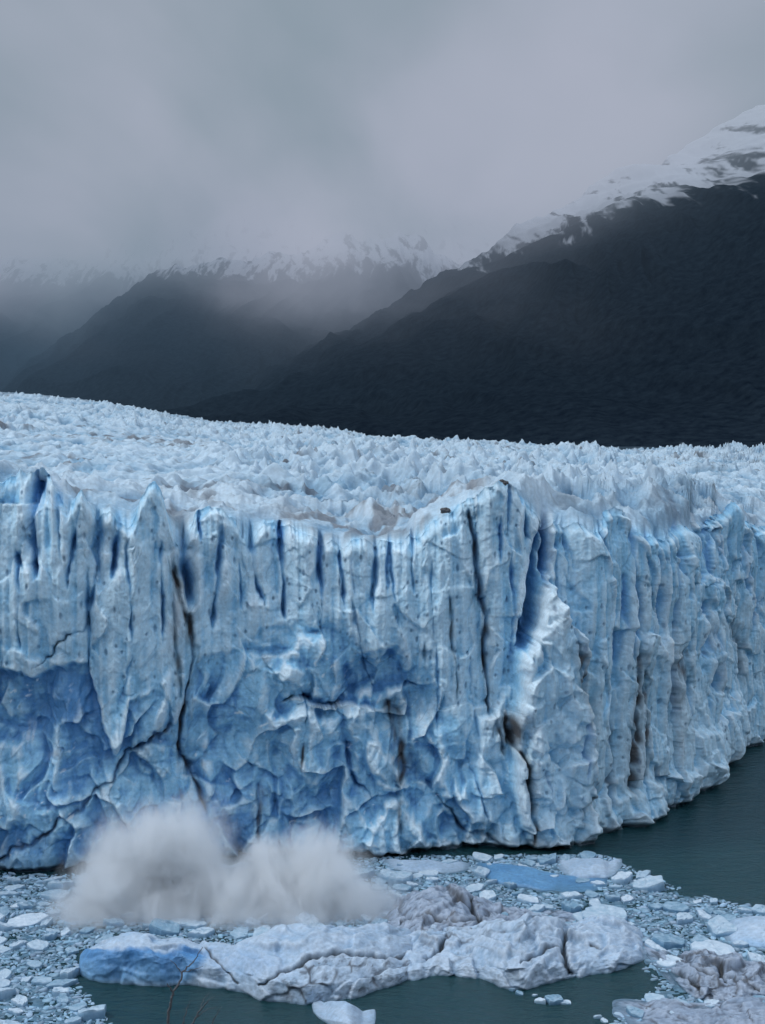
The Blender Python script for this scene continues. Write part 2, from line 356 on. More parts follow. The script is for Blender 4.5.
for pts, wd, dp, dr, bl in CREV:
    p = np.array(pts, float)
    steep = abs(p[-1, 0] - p[0, 0]) < abs(p[-1, 1] - p[0, 1]) * 1.3
    x0, x1, y0, y1 = p[:, 0].min() - 30, p[:, 0].max() + 30, p[:, 1].min() - 12, p[:, 1].max() + 12
    cm = np.where((COLPX > x0) & (COLPX < x1))[0]
    if len(cm) == 0: continue
    a, bb = cm[0], cm[-1] + 1
    qx, qy = QX[:, a:bb], QY[:, a:bb]
    if steep:
        o = np.argsort(p[:, 1]); q = p[o]
        dist = np.abs(qx - np.interp(qy, q[:, 1], q[:, 0]))
        tt = np.clip(np.minimum(qy - q[0, 1] + 3, q[-1, 1] - qy + 3) / 14, 0, 1)
    else:
        o = np.argsort(p[:, 0]); q = p[o]
        dist = np.abs(qy - np.interp(qx, q[:, 0], q[:, 1]))
        tt = np.clip(np.minimum(qx - q[0, 0] + 3, q[-1, 0] - qx + 3) / 10, 0, 1)
    wv = wd * (0.35 + 0.65 * tt)
    brk = np.clip(.66 + .3 * dr + (.9 - .5 * dr) * perlin(Sg[:, a:bb] / 3, Zg[:, a:bb] / 7, 37), .2 + .4 * dr, 1.0); tt = tt * brk
    wv = wv * (.55 + .6 * brk)
    if steep: wv = wv * np.clip(1.25 - .6 * (qy - q[0, 1]) / (q[-1, 1] - q[0, 1] + 1), .5, 1.3)
    core = np.exp(-(dist / wv) ** 1.5) * tt
    skirt = np.exp(-(dist / (wv * 4.0 + 3)) ** 2) * tt
    disp[:, a:bb] -= (1.0 * dp * core + 0.30 * dp * skirt).astype(F32)
    bl = bl * (.35 + .5 * abs(math.sin(p[0, 0] * 1.7)))
    deep[:, a:bb] = np.maximum(deep[:, a:bb], (bl * np.exp(-(dist / (wv * .95)) ** 2) * tt).astype(F32))
    if dr > 0:
        nn = 0.7 + 0.6 * perlin(Sg[:, a:bb] / .9, Zg[:, a:bb] / 2.5, 8)
        dirt[:, a:bb] = np.maximum(dirt[:, a:bb], (dr * np.clip(nn, 0, 1) * (np.exp(-(dist / (wv * 1.15)) ** 2) + .42 * np.exp(-(dist / (wv * 4)) ** 2)) * tt).astype(F32))

# pale overhanging plates above, bluer broken wall below
YB = np.array([(-420, 650), (0, 667), (30, 672), (60, 668), (88, 664), (94, 690), (103, 722), (114, 752), (122, 742), (130, 700), (150, 690), (168, 700), (176, 722), (186, 700), (195, 668), (215, 655), (240, 650), (262, 628), (290, 622), (330, 622), (345, 632), (372, 660), (415, 662),
               (424, 668), (440, 690), (470, 740), (500, 780), (600, 800), (765, 760), (930, 740)], float)
yb = np.interp(QX, YB[:, 0], YB[:, 1])
below = (QY - yb)
str_oh = np.interp(PXg, [0, 90, 120, 180, 250, 420, 450, 500], [2.4, 2.4, 2.0, 1.2, .7, .6, .4, .2])
disp += (-str_oh * sm(-3, 8, below)).astype(F32)
lowz = sm(0, 160, PYg - 700)
disp += (2.6 * lowz + 1.4 * sm(795, 860, PYg) * sm(250, 420, PXg)).astype(F32)

def mass(poly, h, edge=12, lip=0.0):
    global disp
    p = np.array(poly, float)
    cm = np.where((COLPX > p[:, 0].min() - 25) & (COLPX < p[:, 0].max() + 25))[0]
    a, bb = cm[0], cm[-1] + 1
    sd_ = inpoly_sdf(QX[:, a:bb], QY[:, a:bb], poly)
    disp[:, a:bb] += (h * sm(-1, edge, sd_)).astype(F32)
    return a, bb, sd_
mass([(550, 577), (556, 590), (564, 608), (578, 632), (581, 665), (583, 700), (592, 745), (594, 800), (592, 850), (530, 852), (512, 800), (508, 750), (513, 705), (517, 668), (526, 634), (535, 622), (540, 600)], 4.6, 6)
mass([(528, 640), (536, 648), (548, 668), (552, 700), (570, 720), (575, 745), (530, 755), (516, 722), (513, 690), (514, 662)], 1.8, 7)
mass([(560, 690), (575, 700), (580, 725), (566, 722), (558, 708)], 1.2, 6)
mass([(548, 665), (560, 660), (570, 690), (552, 695)], 1.0, 5)
mass([(520, 752), (590, 742), (596, 800), (560, 812), (526, 800)], 1.4, 9)
mass([(478, 715), (500, 708), (520, 716), (526, 760), (534, 852), (480, 852), (470, 780)], 1.8, 10)
mass([(528, 655), (541, 628), (544, 590), (551, 525), (545, 520), (530, 560), (519, 620), (517, 650)], -3.6, 7)      # alcove behind the flake
mass([(536, 530), (556, 526), (557, 584), (548, 586), (540, 620), (530, 660), (520, 655), (526, 600)], -1.6, 6)
mass([(341, 668), (360, 655), (395, 650), (418, 668), (421, 690), (400, 702), (350, 702), (342, 690)], -3.4, 12)      # dark hollow
mass([(283, 640), (300, 625), (322, 628), (342, 640), (344, 700), (338, 712), (300, 706), (282, 700), (270, 680)], 2.6, 16)
mass([(266, 668), (288, 660), (305, 664), (302, 682), (280, 686)], 1.5, 6)
mass([(262, 712), (300, 706), (342, 716), (344, 745), (330, 775), (318, 802), (306, 790), (290, 770), (272, 745)], 2.6, 12)
mass([(338, 712), (362, 700), (382, 735), (402, 770), (415, 798), (392, 800), (368, 775), (350, 745)], 2.6, 10)
mass([(370, 812), (385, 798), (405, 797), (418, 808), (428, 835), (445, 856), (372, 858), (360, 835)], 3.2, 9)
mass([(340, 790), (360, 795), (372, 822), (372, 858), (330, 858), (336, 820)], 2.0, 8)
mass([(405, 708), (432, 705), (450, 735), (466, 780), (472, 812), (440, 800), (418, 780), (406, 750)], 2.0, 12)
mass([(436, 822), (470, 818), (500, 828), (500, 850), (440, 852)], -1.6, 8)
mass([(108, 745), (122, 700), (150, 685), (172, 705), (172, 735), (140, 748), (118, 772)], 1.4, 9)
mass([(128, 755), (150, 738), (170, 742), (176, 775), (160, 782), (140, 778)], 1.6, 8)
mass([(-10, 735), (25, 742), (34, 775), (28, 820), (8, 835), (-10, 838)], 1.8, 12)
mass([(36, 812), (70, 788), (105, 790), (90, 830), (50, 848)], 1.4, 14)
mass([(190, 765), (210, 740), (222, 775), (215, 800), (205, 805)], 1.3, 8)
mass([(655, 660), (662, 634), (680, 640), (688, 655), (676, 670)], .9, 8)
mass([(712, 528), (732, 530), (733, 584), (712, 584)], -1.6, 4)
mass([(560, 820), (600, 800), (640, 790), (700, 760), (716, 760), (716, 800), (640, 830), (600, 845)], 1.2, 8)
mass([(690, 735), (715, 725), (735, 700), (752, 690), (755, 740), (735, 765), (716, 785), (700, 780)], 1.6, 12)

upper_w = lambda q: .35 + .65 * sm(40, -25, q)
# generic relief: vertical fluting, fractured facets, conchoidal scallops
upper = sm(40, -25, below)                     # 1 on the pale plates
rightw = sm(590, 680, PXg)
wv0 = perlin(Sg / 12, Zg / 25, 38) * 1.6
eCol, k1, k2, kid = cells((Sg + wv0) / 6.4, Zg / 60 + 0 * Sg, 34, 1.3, .9, -.4)
eCo2, m1, m2, mid_ = cells((Sg - wv0) / 2.3, Zg / 38 + 0 * Sg, 39, 1.3, .9, -.4)
disp += (1.2 * perlin(Sg / 9, Zg / 60, 9) + upper_w(below) * (3.6 * (eCol - .3) + 1.1 * (eCo2 - .3))).astype(F32)
disp += (-(.35 + .35 * rightw) * np.clip(ridged(Sg / 4.3, Zg / 60, 13, 2) - .45, 0, 1) * 1.8).astype(F32)
wx = perlin(Sg / 7, Zg / 7, 14) * 3; wz = perlin(Sg / 7, Zg / 7, 15) * 3
eA, a1, a2, aid = cells((Sg + wx) / 8.5, (Zg + wz) / 13.0, 31, 1.7, 1.1, -.35)
eB, b1, b2, bid = cells((Sg + wz) / 5.2, (Zg - wx) / 8.5, 32, 1.1, .8, 0, 'plane'); eB = blur(eB, 1, 1)
eC, c1, c2, cidc = cells((Sg - wx) / 2.1, (Zg + wz) / 3.2, 33, 1.1, .9, 0, 'plane')
lowmix = 1 - upper * 0.80
flk = sm(-3, 8, inpoly_sdf(QX, QY, [(550, 577), (578, 632), (583, 700), (594, 800), (592, 850), (476, 852), (470, 780), (490, 715), (517, 668), (526, 634)]))
lowmix = np.maximum(lowmix, flk * .85)
eD, d1_, d2_, did = cells((Sg + wx + .35 * Zg) / 9.0, (Zg - wz) / 17.0, 30, 1.2, .8, 0, 'plane'); eD = blur(eD, 1, 1)
eC = blur(eC, 1, 1)
disp += ((1 - .25 * rightw) * (lowmix * 3.2 * (eA - .5) + (.22 + .78 * lowmix) * (2.3 * (eB - .4) + .65 * (eC - .4)) + 1.9 * (eD - .4) * rightw)).astype(F32)
disp += ((.13 + .22 * lowmix) * (1 - .3 * rightw) * fbm(Sg / 3, Zg / 4.2, 16, 5, .58) + .10 * fbm(Sg / .5, Zg / .5, 20, 2)).astype(F32)
disp += (.13 * (ridged(Sg / 1.6 + .5 * perlin(Sg / 3, Zg / 3, 6), Zg / 3.4, 32, 3, .6) - .6)).astype(F32)
base_off = disp[np.argmin(np.abs(vv * 60 - 4)):][:40].mean(0); disp -= (smooth1(base_off.astype(float), 161)[None, :] * sm(1.0, .0, vv)[:, None] ).astype(F32)
# melt pits
_, p1, p2, pid = cells(Sg / 1.7, Zg / 2.6, 35, 0, 0)
pit = np.clip(1 - p1 / (0.08 + .10 * pid), 0, 1) * (pid > .68) * sm(-.25, .2, perlin(Sg / 9, Zg / 9, 17) + .15) * (0.35 + .65 * upper)
_, p1b, _, pidb = cells(Sg / 3.1, Zg / 7.5, 36, 0, 0)
pit = np.maximum(pit, np.clip(1 - p1b / (.06 + .05 * pidb), 0, 1) * (pidb > .5) * upper)
disp -= (0.30 * pit).astype(F32)
disp += ((.30 * perlin(Sg / 1.1, Zg / 22, 33) + .16 * perlin(Sg / .5, Zg / 12, 34)) * (.3 + .7 * upper)).astype(F32)
# melt notch just above the water
disp -= (1.3 * sm(1.3, .1, Zg) + 0.5 * sm(2.8, 1.0, Zg)).astype(F32)
# tops thin out and lean back
disp -= (LEAN * (Zg / TS[None, :]).clip(0, 1) ** 1.6).astype(F32)
disp -= (1.4 * sm(.955, 1.0, Zg / TS[None, :]) ** 2).astype(F32)

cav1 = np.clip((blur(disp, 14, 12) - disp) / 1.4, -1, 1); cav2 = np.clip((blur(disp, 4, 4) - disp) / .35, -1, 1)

# colour
pale = C(0.50, 0.72, 0.86); mid = C(0.28, 0.56, 0.77); blue = C(0.11, 0.30, 0.56); vdeep = C(0.07, 0.24, 0.56); whit = C(0.78, 0.86, 0.90); drt = C(0.07, 0.066, 0.066); dust = C(0.30, 0.29, 0.30)
strata = perlin(Sg / 30, Zg / .55 + 1.5 * perlin(Sg / 14, Zg / 9, 18), 19) * .5 + perlin(Sg / 40, Zg / 1.7, 22) * .5
streak = perlin(Sg / .8, Zg / 14, 23) * .6 + perlin(Sg / 2.4, Zg / 30, 24) * .6
mott = fbm(Sg / 5, Zg / 6, 25, 4)
def blob(cx, cy, rx, ry, p=2):
    return np.exp(-(((QX - cx) / rx) ** 2 + ((QY - cy) / ry) ** 2) ** (p / 2))
B = 0.17 + np.interp(PXg, [0, 100, 180, 260, 450, 560, 765], [.46, .38, .20, .13, .13, .07, .04]) * sm(-7, 16, below) + .14 * sm(0, 110, below) * sm(560, 420, PXg) * .8
B += .42 * blob(50, 700, 85, 38) + .25 * blob(110, 735, 40, 30) + .25 * blob(60, 850, 120, 28) + .55 * blob(380, 682, 42, 22) + .5 * blob(553, 550, 7, 45) + .45 * blob(530, 640, 16, 36) + .25 * blob(722, 557, 9, 28, 4)
B += .35 * blob(250, 830, 60, 40) + .3 * blob(225, 820, 50, 40) + .35 * blob(425, 770, 34, 42) + .35 * blob(440, 830, 60, 20) + .2 * blob(310, 655, 30, 26) + .2 * blob(500, 600, 26, 60) + .3 * blob(215, 700, 40, 50) + .22 * blob(590, 660, 26, 80) + .25 * blob(330, 790, 40, 50)
B += .22 * sm(560, 640, PXg) * sm(640, 540, PYg) + .14 * rightw
B += .5 * np.clip(blob(546, 570, 10, 50) + blob(524, 630, 9, 30), 0, 1) 
B -= .5 * blob(548, 650, 20, 60) + .35 * blob(560, 770, 50, 50) + .25 * blob(670, 650, 14, 18) + .25 * blob(700, 740, 60, 40) + .3 * blob(395, 830, 30, 26) + .2 * blob(300, 745, 26, 24) + .18 * blob(15, 770, 30, 30)
B += .20 * strata * (0.4 + .9 * sm(-5, 15, below)) + .16 * streak * (.4 + .6 * upper) + .30 * mott
B += .46 * np.clip(cav1, -.8, 1) + .10 * cav2 + (bid - .5) * .22 * lowmix + (cidc - .5) * .12 * lowmix + (aid - .5) * .22 * lowmix  # hollows coloured bluer in place of light passing through the ice
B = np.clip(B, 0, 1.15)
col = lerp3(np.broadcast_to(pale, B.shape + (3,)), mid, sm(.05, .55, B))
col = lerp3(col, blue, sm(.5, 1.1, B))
col = lerp3(col, vdeep, np.clip(deep * 1.15, 0, 1) * .92)  # blue glow of light inside crevices painted into the ice colour
speck = sm(.30, .48, fbm(Sg / 1.4, Zg / 1.0, 26, 4)) * sm(.0, .35, fbm(Sg / 9, Zg / 6, 28, 2)) * sm(-5, 12, below)
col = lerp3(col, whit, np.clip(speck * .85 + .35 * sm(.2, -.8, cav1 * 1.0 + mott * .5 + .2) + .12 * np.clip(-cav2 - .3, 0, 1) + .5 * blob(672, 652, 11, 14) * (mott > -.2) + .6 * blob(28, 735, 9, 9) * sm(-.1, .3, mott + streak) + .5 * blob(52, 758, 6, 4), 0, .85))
col = lerp3(col, C(.07, .14, .25), np.clip(pit * 1.2, 0, .6))
sp_d = sm(.30, .50, fbm(Sg / 2.2, Zg / 5, 29, 4)) * (.4 * blob(510, 730, 25, 22) + .5 * blob(398, 735, 22, 40) + .35 * blob(650, 750, 20, 50) + .35 * blob(690, 660, 12, 40) + .45 * blob(260, 830, 12, 26) + .5 * blob(190, 770, 14, 50) + .5 * blob(632, 822, 12, 10) + .3 * blob(460, 835, 60, 14))
edge_d = .35 * sm(.97, 1.0, Zg / TS[None, :]) * sm(-.1, .25, perlin(Sg / 6, Zg * 0, 31)) * sm(280, 340, PXg)
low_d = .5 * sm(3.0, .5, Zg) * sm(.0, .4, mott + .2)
crk1 = np.clip(1 - (b2 - b1) / .035, 0, 1) * sm(.0, .25, perlin(Sg / 7, Zg / 7, 30)) + np.clip(1 - (c2 - c1) / .05, 0, 1) * sm(.05, .3, perlin(Sg / 4, Zg / 4, 31)) * .8
col = lerp3(col, C(.05, .11, .19), np.clip(crk1, 0, 1) * (.22 + .20 * lowmix))
dirtA = np.clip(dirt * 1.25, 0, .96)
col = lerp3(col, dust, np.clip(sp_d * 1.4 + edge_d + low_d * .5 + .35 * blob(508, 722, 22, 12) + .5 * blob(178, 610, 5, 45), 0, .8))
col = lerp3(col, drt, dirtA)
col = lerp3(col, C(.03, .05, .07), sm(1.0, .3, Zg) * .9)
colF = np.clip(col, .01, .9)

XF = PXs[None, :] + NX[None, :] * disp; YF = PYs[None, :] + NY[None, :] * disp
# back of the crest, running onto the surface
bs = np.concatenate([[.18, .4, .7], np.geomspace(1.0, 44, 95)])
XT, YT = XF[-1], YF[-1]
dsm = smooth1(disp[-1].astype(float), 61)
XS_, YS_ = PXs + NX * dsm, PYs + NY * dsm
kb = sm(0, 4.0, bs)[:, None]
XB = XT[None, :] * (1 - kb) + XS_[None, :] * kb + RX[None, :] * bs[:, None]; YBk = YT[None, :] * (1 - kb) + YS_[None, :] * kb + RY[None, :] * bs[:, None]
XT, YT = XS_, YS_
dT = np.hypot(XT, YT)
distB = dT[None, :] + bs[:, None]
cpx = np.broadcast_to(COLPX[None, :], XB.shape)
zb = field_z(cpx, distB, XB, YBk, S0[None, :], dT[None, :])
sz, cavb, cidb, e1b, e2b = serac(XB, YBk, distB, bs[:, None])
drop = np.exp(-(bs[:, None] / (2.4 + 1.2 * perlin(S / 6, 0 * S, 7)[None, :])) ** 1.5)
zsurf = zb + sz * sm(0, 6, bs[:, None])
ZB = zsurf + (TS[None, :] - zsurf) * drop
colB = field_colour(XB, YBk, distB, cavb, cidb, e1b, sz, cpx)
basin = sm(250, 330, cpx) * sm(520, 440, cpx) + .22 * sm(560, 640, cpx) * sm(760, 700, cpx)
dd_ = np.clip(1.25 * basin * sm(-.15, .2, fbm(XB / 5, YBk / 9, 33, 4)) * sm(45, 10, bs[:, None]), 0, .75)
colB = lerp3(colB, C(.12, .125, .14), dd_)
colB = lerp3(colB, colF[-1][None], np.clip(drop, 0, 1))
ZF = Zg
X = np.concatenate([XF, XB]); Y = np.concatenate([YF, YBk]); Z = np.concatenate([ZF, ZB]); CC = np.concatenate([colF, colB])
gl = D.objects.new('glacier', None); COL.objects.link(gl); gl.location = (0, 232, 0)
tag(gl, 'vast pale blue glacier ending in a tall crevassed ice cliff above the lake', 'glacier')
def child(o, parent):
    o.parent = parent; o.matrix_parent_inverse = parent.matrix_world.inverted(); return o
bpy.context.view_layer.update()
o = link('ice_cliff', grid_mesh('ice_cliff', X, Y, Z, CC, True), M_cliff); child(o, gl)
tag(o, 'fractured vertical ice front with blue crevices and dark dirt bands')

# ------------------------------------------------------------------ ice field behind
st = 2
xT, yT, dt, c_px, S0c = XT[::st], YT[::st], dT[::st], COLPX[::st], S0[::st]
bsF = np.geomspace(300 - 232 - 27, 3500, 1250) ; bsF[0] = 40.5
rx, ry = RX[::st], RY[::st]
xf = (xT[None, :] + rx[None, :] * bsF[:, None]).astype(F32); yf = (yT[None, :] + ry[None, :] * bsF[:, None]).astype(F32)
df = dt[None, :] + bsF[:, None]
cp2 = np.broadcast_to(c_px[None, :], xf.shape)
zf = field_z(cp2, df, xf, yf, S0c[None, :], dt[None, :])
sz, cavf, cidf, e1f, e2f = serac(xf, yf, df, bsF[:, None])
calm = 1 - .65 * sm(1500, 2300, df) * sm(330, 120, cp2)
zf = zf + sz * calm * (1 + .25 * sm(700, 1500, df)) - .06 * sm(50, 41, bsF[:, None])
colf = field_colour(xf, yf, df, cavf, cidf, e1f, sz, cp2)
o = link('crevassed_surface', grid_mesh('crevassed_surface', xf, yf, zf, colf, True), M_field); child(o, gl)
tag(o, 'jagged field of pale blue seracs stretching back to the mountains')
del xf, yf, zf, colf, X, Y, Z, CC, col, colF, colB
# two dark rocks perched on the rim
M_rock, ntr, br = new_mat('dark_rock'); br.inputs['Roughness'].default_value = .9
nr = nd(ntr, 'ShaderNodeTexNoise'); nr.inputs['Scale'].default_value = 3; rr = nd(ntr, 'ShaderNodeValToRGB'); rr.color_ramp.elements[0].color = (.03, .03, .032, 1); rr.color_ramp.elements[1].color = (.12, .125, .135, 1)
gr_ = nd(ntr, 'ShaderNodeNewGeometry'); ntr.links.new(gr_.outputs['Position'], nr.inputs['Vector']); ntr.links.new(nr.outputs[0], rr.inputs[0]); ntr.links.new(rr.outputs[0], br.inputs['Base Color'])
def boulder(name, px, back, r, label, seed):
    i = int(np.argmin(np.abs(COLPX - px))); bi = int(np.argmin(np.abs(bs - back)))
    cx_, cy_, cz_ = XB[bi, i], YBk[bi, i], ZB[bi, i]
    nu, nv = 28, 18
    th = np.linspace(0, 2 * np.pi, nu, endpoint=False); ph = np.linspace(.02, np.pi - .02, nv)
    T, P = np.meshgrid(th, ph)
    rad = r * (1 + .22 * perlin(np.cos(T) * 2 + P * 1.3, np.sin(T) * 2, seed) + .35 * (cells(np.cos(T) * 1.6 + 4, P * 1.6 + np.sin(T), seed, .9, .5)[0] - .2))
    x_ = rad * np.sin(P) * np.cos(T) * 1.25; y_ = rad * np.sin(P) * np.sin(T); z_ = rad * np.cos(P) * .75
    idx = np.arange(nu * nv).reshape(nv, nu); j = np.roll(idx, -1, 1)
    f = np.stack([idx[:-1], idx[1:], j[1:], j[:-1]], -1).reshape(-1, 4)
    o = link(name, raw_mesh(name, np.stack([x_, y_, z_], -1).reshape(-1, 3), f, None, False), M_rock)
    o.location = (cx_, cy_, cz_ + r * .35); tag(o, label, 'rock')
boulder('boulder', 502, .7, .8, 'small dark boulder perched on the highest point of the ice rim', 3)
boulder('boulder', 447, 1.6, .7, 'dark rock lodged on the ice rim left of the highest point', 5)

# ------------------------------------------------------------------ lake
mw, nt, b = new_mat('lake_water'); L = nt.links.new
b.inputs['Base Color'].default_value = (.010, .043, .052, 1); b.inputs['Roughness'].default_value = .22; b.inputs['IOR'].default_value = 1.33
geo = nd(nt, 'ShaderNodeNewGeometry')
mpw = nd(nt, 'ShaderNodeMapping'); mpw.inputs['Rotation'].default_value = (0, 0, .5); mpw.inputs['Scale'].default_value = (.55, 1.0, 1); L(geo.outputs['Position'], mpw.inputs[0])
n1 = nd(nt, 'ShaderNodeTexNoise'); n1.inputs['Scale'].default_value = .55; n1.inputs['Detail'].default_value = 6; n1.inputs['Roughness'].default_value = .6; L(mpw.outputs[0], n1.inputs['Vector'])
n3 = nd(nt, 'ShaderNodeTexNoise'); n3.inputs['Scale'].default_value = .03; n3.inputs['Detail'].default_value = 3; L(geo.outputs['Position'], n3.inputs['Vector'])
bp = nd(nt, 'ShaderNodeBump'); bp.inputs['Distance'].default_value = .9
mrr = nd(nt, 'ShaderNodeMapRange'); mrr.inputs[1].default_value = .35; mrr.inputs[2].default_value = .65; mrr.inputs[3].default_value = .5; mrr.inputs[4].default_value = 1.0
L(n3.outputs[0], mrr.inputs[0]); L(mrr.outputs[0], bp.inputs['Strength']); L(n1.outputs[0], bp.inputs['Height']); L(bp.outputs[0], b.inputs['Normal'])
me = D.meshes.new('lake'); me.from_pydata([(-4000, 60, 0), (4000, 60, 0), (4000, 1500, 0), (-4000, 1500, 0)], [], [(0, 1, 2, 3)])
tag(link('lake', me, mw), 'dark teal glacial lake below the ice cliff', kind='structure')

# ------------------------------------------------------------------ mountains
def mountain(name, label, crest, dist, foot, snow, seed, x_ext, back=2500, nr=640, nc=1300, spur=1.0, foot_z=45):
    c = np.array(crest, float)
    px = np.linspace(x_ext[0], x_ext[1], nc); cy_ = np.interp(px, c[:, 0], c[:, 1])
    x0, y0, w0 = ray(px, cy_); hr = np.hypot(x0, y0)
    t = np.concatenate([np.linspace(0, 1, nr), 1 + np.linspace(0, 1, 40)[1:] ** 1.2])
    dc = np.interp(px, [x_ext[0], x_ext[1]], dist); dfo = np.interp(px, [x_ext[0], x_ext[1]], foot)
    zc = CAMZ + w0 / hr * dc
    dd = np.where(t[:, None] <= 1, dfo + (dc - dfo) * t[:, None], dc + (t[:, None] - 1) * back)
    X = x0 / hr * dd; Y = y0 / hr * dd
    tt = np.minimum(t, 1)[:, None]
    prof = tt ** 1.15
    Z = foot_z + (zc - foot_z) * prof - np.maximum(t[:, None] - 1, 0) * back * .35
    # spurs and gullies running down the slope
    wv = perlin(X / 900, Y / 900, seed + 2) * 350
    g = ridged((X + wv + .35 * Y) / 620, Y / 3200, seed + 3, 4, .55)
    g2 = fbm((X + .5 * wv) / 150, Y / 1500, seed + 6, 4, .5)
    env = (tt * (1 - tt) * 4) ** .6 * .85 + .10
    Z = Z + spur * env * (150 * (g - .62) + 40 * g2)
    Z = Z + tt ** 3 * (60 * fbm((X + .2 * Y) / 190, Y / 4000, seed + 17, 5, .5) + 22 * (ridged(X / 120, Y / 3000, seed + 5, 3) - .6))
    me = grid_mesh(name, X, Y, Z, None, True)
    # snow above the snow line with fingers down the gullies
    gy_ = np.gradient(Z, axis=0) / np.maximum(np.gradient(dd, axis=0), 1)
    Zw = Z + 60 * perlin(X / 300, Y / 900, seed + 21); Xw = X + 25 * perlin(X / 120, Z / 120, seed + 22)
    fine = fbm(Xw / 55, Zw / 230, seed + 10, 5, .62)
    patch = fbm((Xw + .35 * Zw) / 60, (Zw - .2 * Xw) / 130, seed + 18, 5, .65)
    sn = sm(-30, 26, Z - snow + 190 * fine + 130 * (0.62 - g) + 60 * fbm(X / 22, Z / 60, seed + 14, 3, .6)) * (1 - .85 * sm(.0, .22, patch - .0006 * (Z - snow - 40))) * (.6 + .4 * sm(-20, 160, Z - snow))
    track = .12 * sm(.25, .5, fbm((X + .3 * Z) / 40, Z / 500, seed + 24, 3)) * sm(0, .2, perlin(X / 500, Z / 300, seed + 25))
    v = np.zeros((X.size, 4), F32); v[:, 0] = sn.ravel(); v[:, 1] = np.clip(.5 + fine.ravel(), 0, 1); v[:, 3] = 1
    a = me.color_attributes.new('Col', 'FLOAT_COLOR', 'POINT'); a.data.foreach_set('color', v.ravel())
    return tag(link(name, me, M_mtn), label, kind='structure')
M_mtn, nt, b = new_mat('mountain_side'); L = nt.links.new
ca = nd(nt, 'ShaderNodeVertexColor', layer_name='Col'); sx = nd(nt, 'ShaderNodeSeparateColor'); L(ca.outputs[0], sx.inputs[0])
geo = nd(nt, 'ShaderNodeNewGeometry')
nf = nd(nt, 'ShaderNodeTexNoise'); nf.inputs['Scale'].default_value = .05; nf.inputs['Detail'].default_value = 8; nf.inputs['Roughness'].default_value = .7; mpf = nd(nt, 'ShaderNodeMapping'); mpf.inputs['Scale'].default_value = (1, .8, 1); L(geo.outputs['Position'], mpf.inputs[0]); L(mpf.outputs[0], nf.inputs['Vector'])
fr = nd(nt, 'ShaderNodeValToRGB'); fr.color_ramp.elements[0].position = .35; fr.color_ramp.elements[0].color = (.005, .010, .018, 1); fr.color_ramp.elements[1].position = .68; fr.color_ramp.elements[1].color = (.017, .028, .040, 1); L(nf.outputs[0], fr.inputs[0])
mx = nd(nt, 'ShaderNodeMix', data_type='RGBA'); L(sx.outputs[0], mx.inputs[0]); L(fr.outputs[0], mx.inputs[6]); mx.inputs[7].default_value = (.62, .66, .72, 1)
L(mx.outputs[2], b.inputs['Base Color']); b.inputs['Roughness'].default_value = 1; b.inputs['Specular IOR Level'].default_value = 0
bp = nd(nt, 'ShaderNodeBump'); bp.inputs['Strength'].default_value = .06; bp.inputs['Distance'].default_value = 2; L(nf.outputs[0], bp.inputs['Height']); L(bp.outputs[0], b.inputs['Normal'])
mountain('mountain', 'dark steep mountain on the right with a snow dusted shoulder',
         [(60, 455), (140, 425), (200, 405), (250, 382), (300, 352), (330, 335), (380, 310), (420, 288), (450, 268), (490, 244), (530, 222), (580, 196), (620, 172), (660, 155), (700, 138), (740, 115), (765, 100), (850, 62), (1000, 20), (1200, 10)],
         (5200, 4400), (2400, 1500), 690, 2, (40, 1200))
mountain('mountain', 'middle mountain behind the dark one with snow along its rounded crest',
         [(-300, 470), (-100, 440), (0, 385), (40, 355), (90, 315), (130, 285), (155, 270), (200, 262), (260, 260), (300, 250), (325, 240), (346, 230), (362, 238), (380, 238), (398, 233), (420, 240), (450, 258), (480, 275), (520, 290), (600, 300), (750, 320)],
         (6800, 7400), (4000, 3600), 835, 9, (-300, 750), spur=1.1)
mountain('mountain', 'faint far mountain on the left almost lost in the mist',
         [(-500, 250), (-100, 262), (0, 256), (30, 256), (60, 262), (85, 255), (110, 247), (140, 236), (170, 225), (200, 222), (260, 205), (330, 190), (400, 200), (430, 190), (470, 205), (520, 230), (700, 240)],
         (8800, 9800), (5200, 6400), 985, 15, (-500, 700), spur=1.2)
me = D.meshes.new('valley_floor'); me.from_pydata([(-30000, 1400, -8), (30000, 1400, -8), (30000, 45000, -8), (-30000, 45000, -8)], [], [(0, 1, 2, 3)])
mg, ntg, bgm = new_mat('valley_ground'); bgm.inputs['Base Color'].default_value = (.02, .028, .028, 1); bgm.inputs['Roughness'].default_value = 1
ngn = nd(ntg, 'ShaderNodeTexNoise'); ngn.inputs['Scale'].default_value = .01; rg = nd(ntg, 'ShaderNodeValToRGB'); rg.color_ramp.elements[0].color = (.012, .016, .016, 1); rg.color_ramp.elements[1].color = (.04, .048, .045, 1)
gg = nd(ntg, 'ShaderNodeNewGeometry'); ntg.links.new(gg.outputs['Position'], ngn.inputs['Vector']); ntg.links.new(ngn.outputs[0], rg.inputs[0]); ntg.links.new(rg.outputs[0], bgm.inputs['Base Color'])
tag(link('ground', me, mg), 'dark valley floor beyond the glacier', kind='structure')

# near hillside the viewpoint stands on (below the frame)
u = np.linspace(-60, 60, 121); v = np.linspace(-8, 150, 160); U, V = np.meshgrid(u, v)
Zh = 70.3 - .52 * np.maximum(V, 0) + .3 * fbm(U / 3, V / 3, 2, 4) * sm(-3, 4, V)
tag(link('hillside', grid_mesh('hillside', U, V, Zh), mg), 'dark slope below the viewpoint', kind='structure')

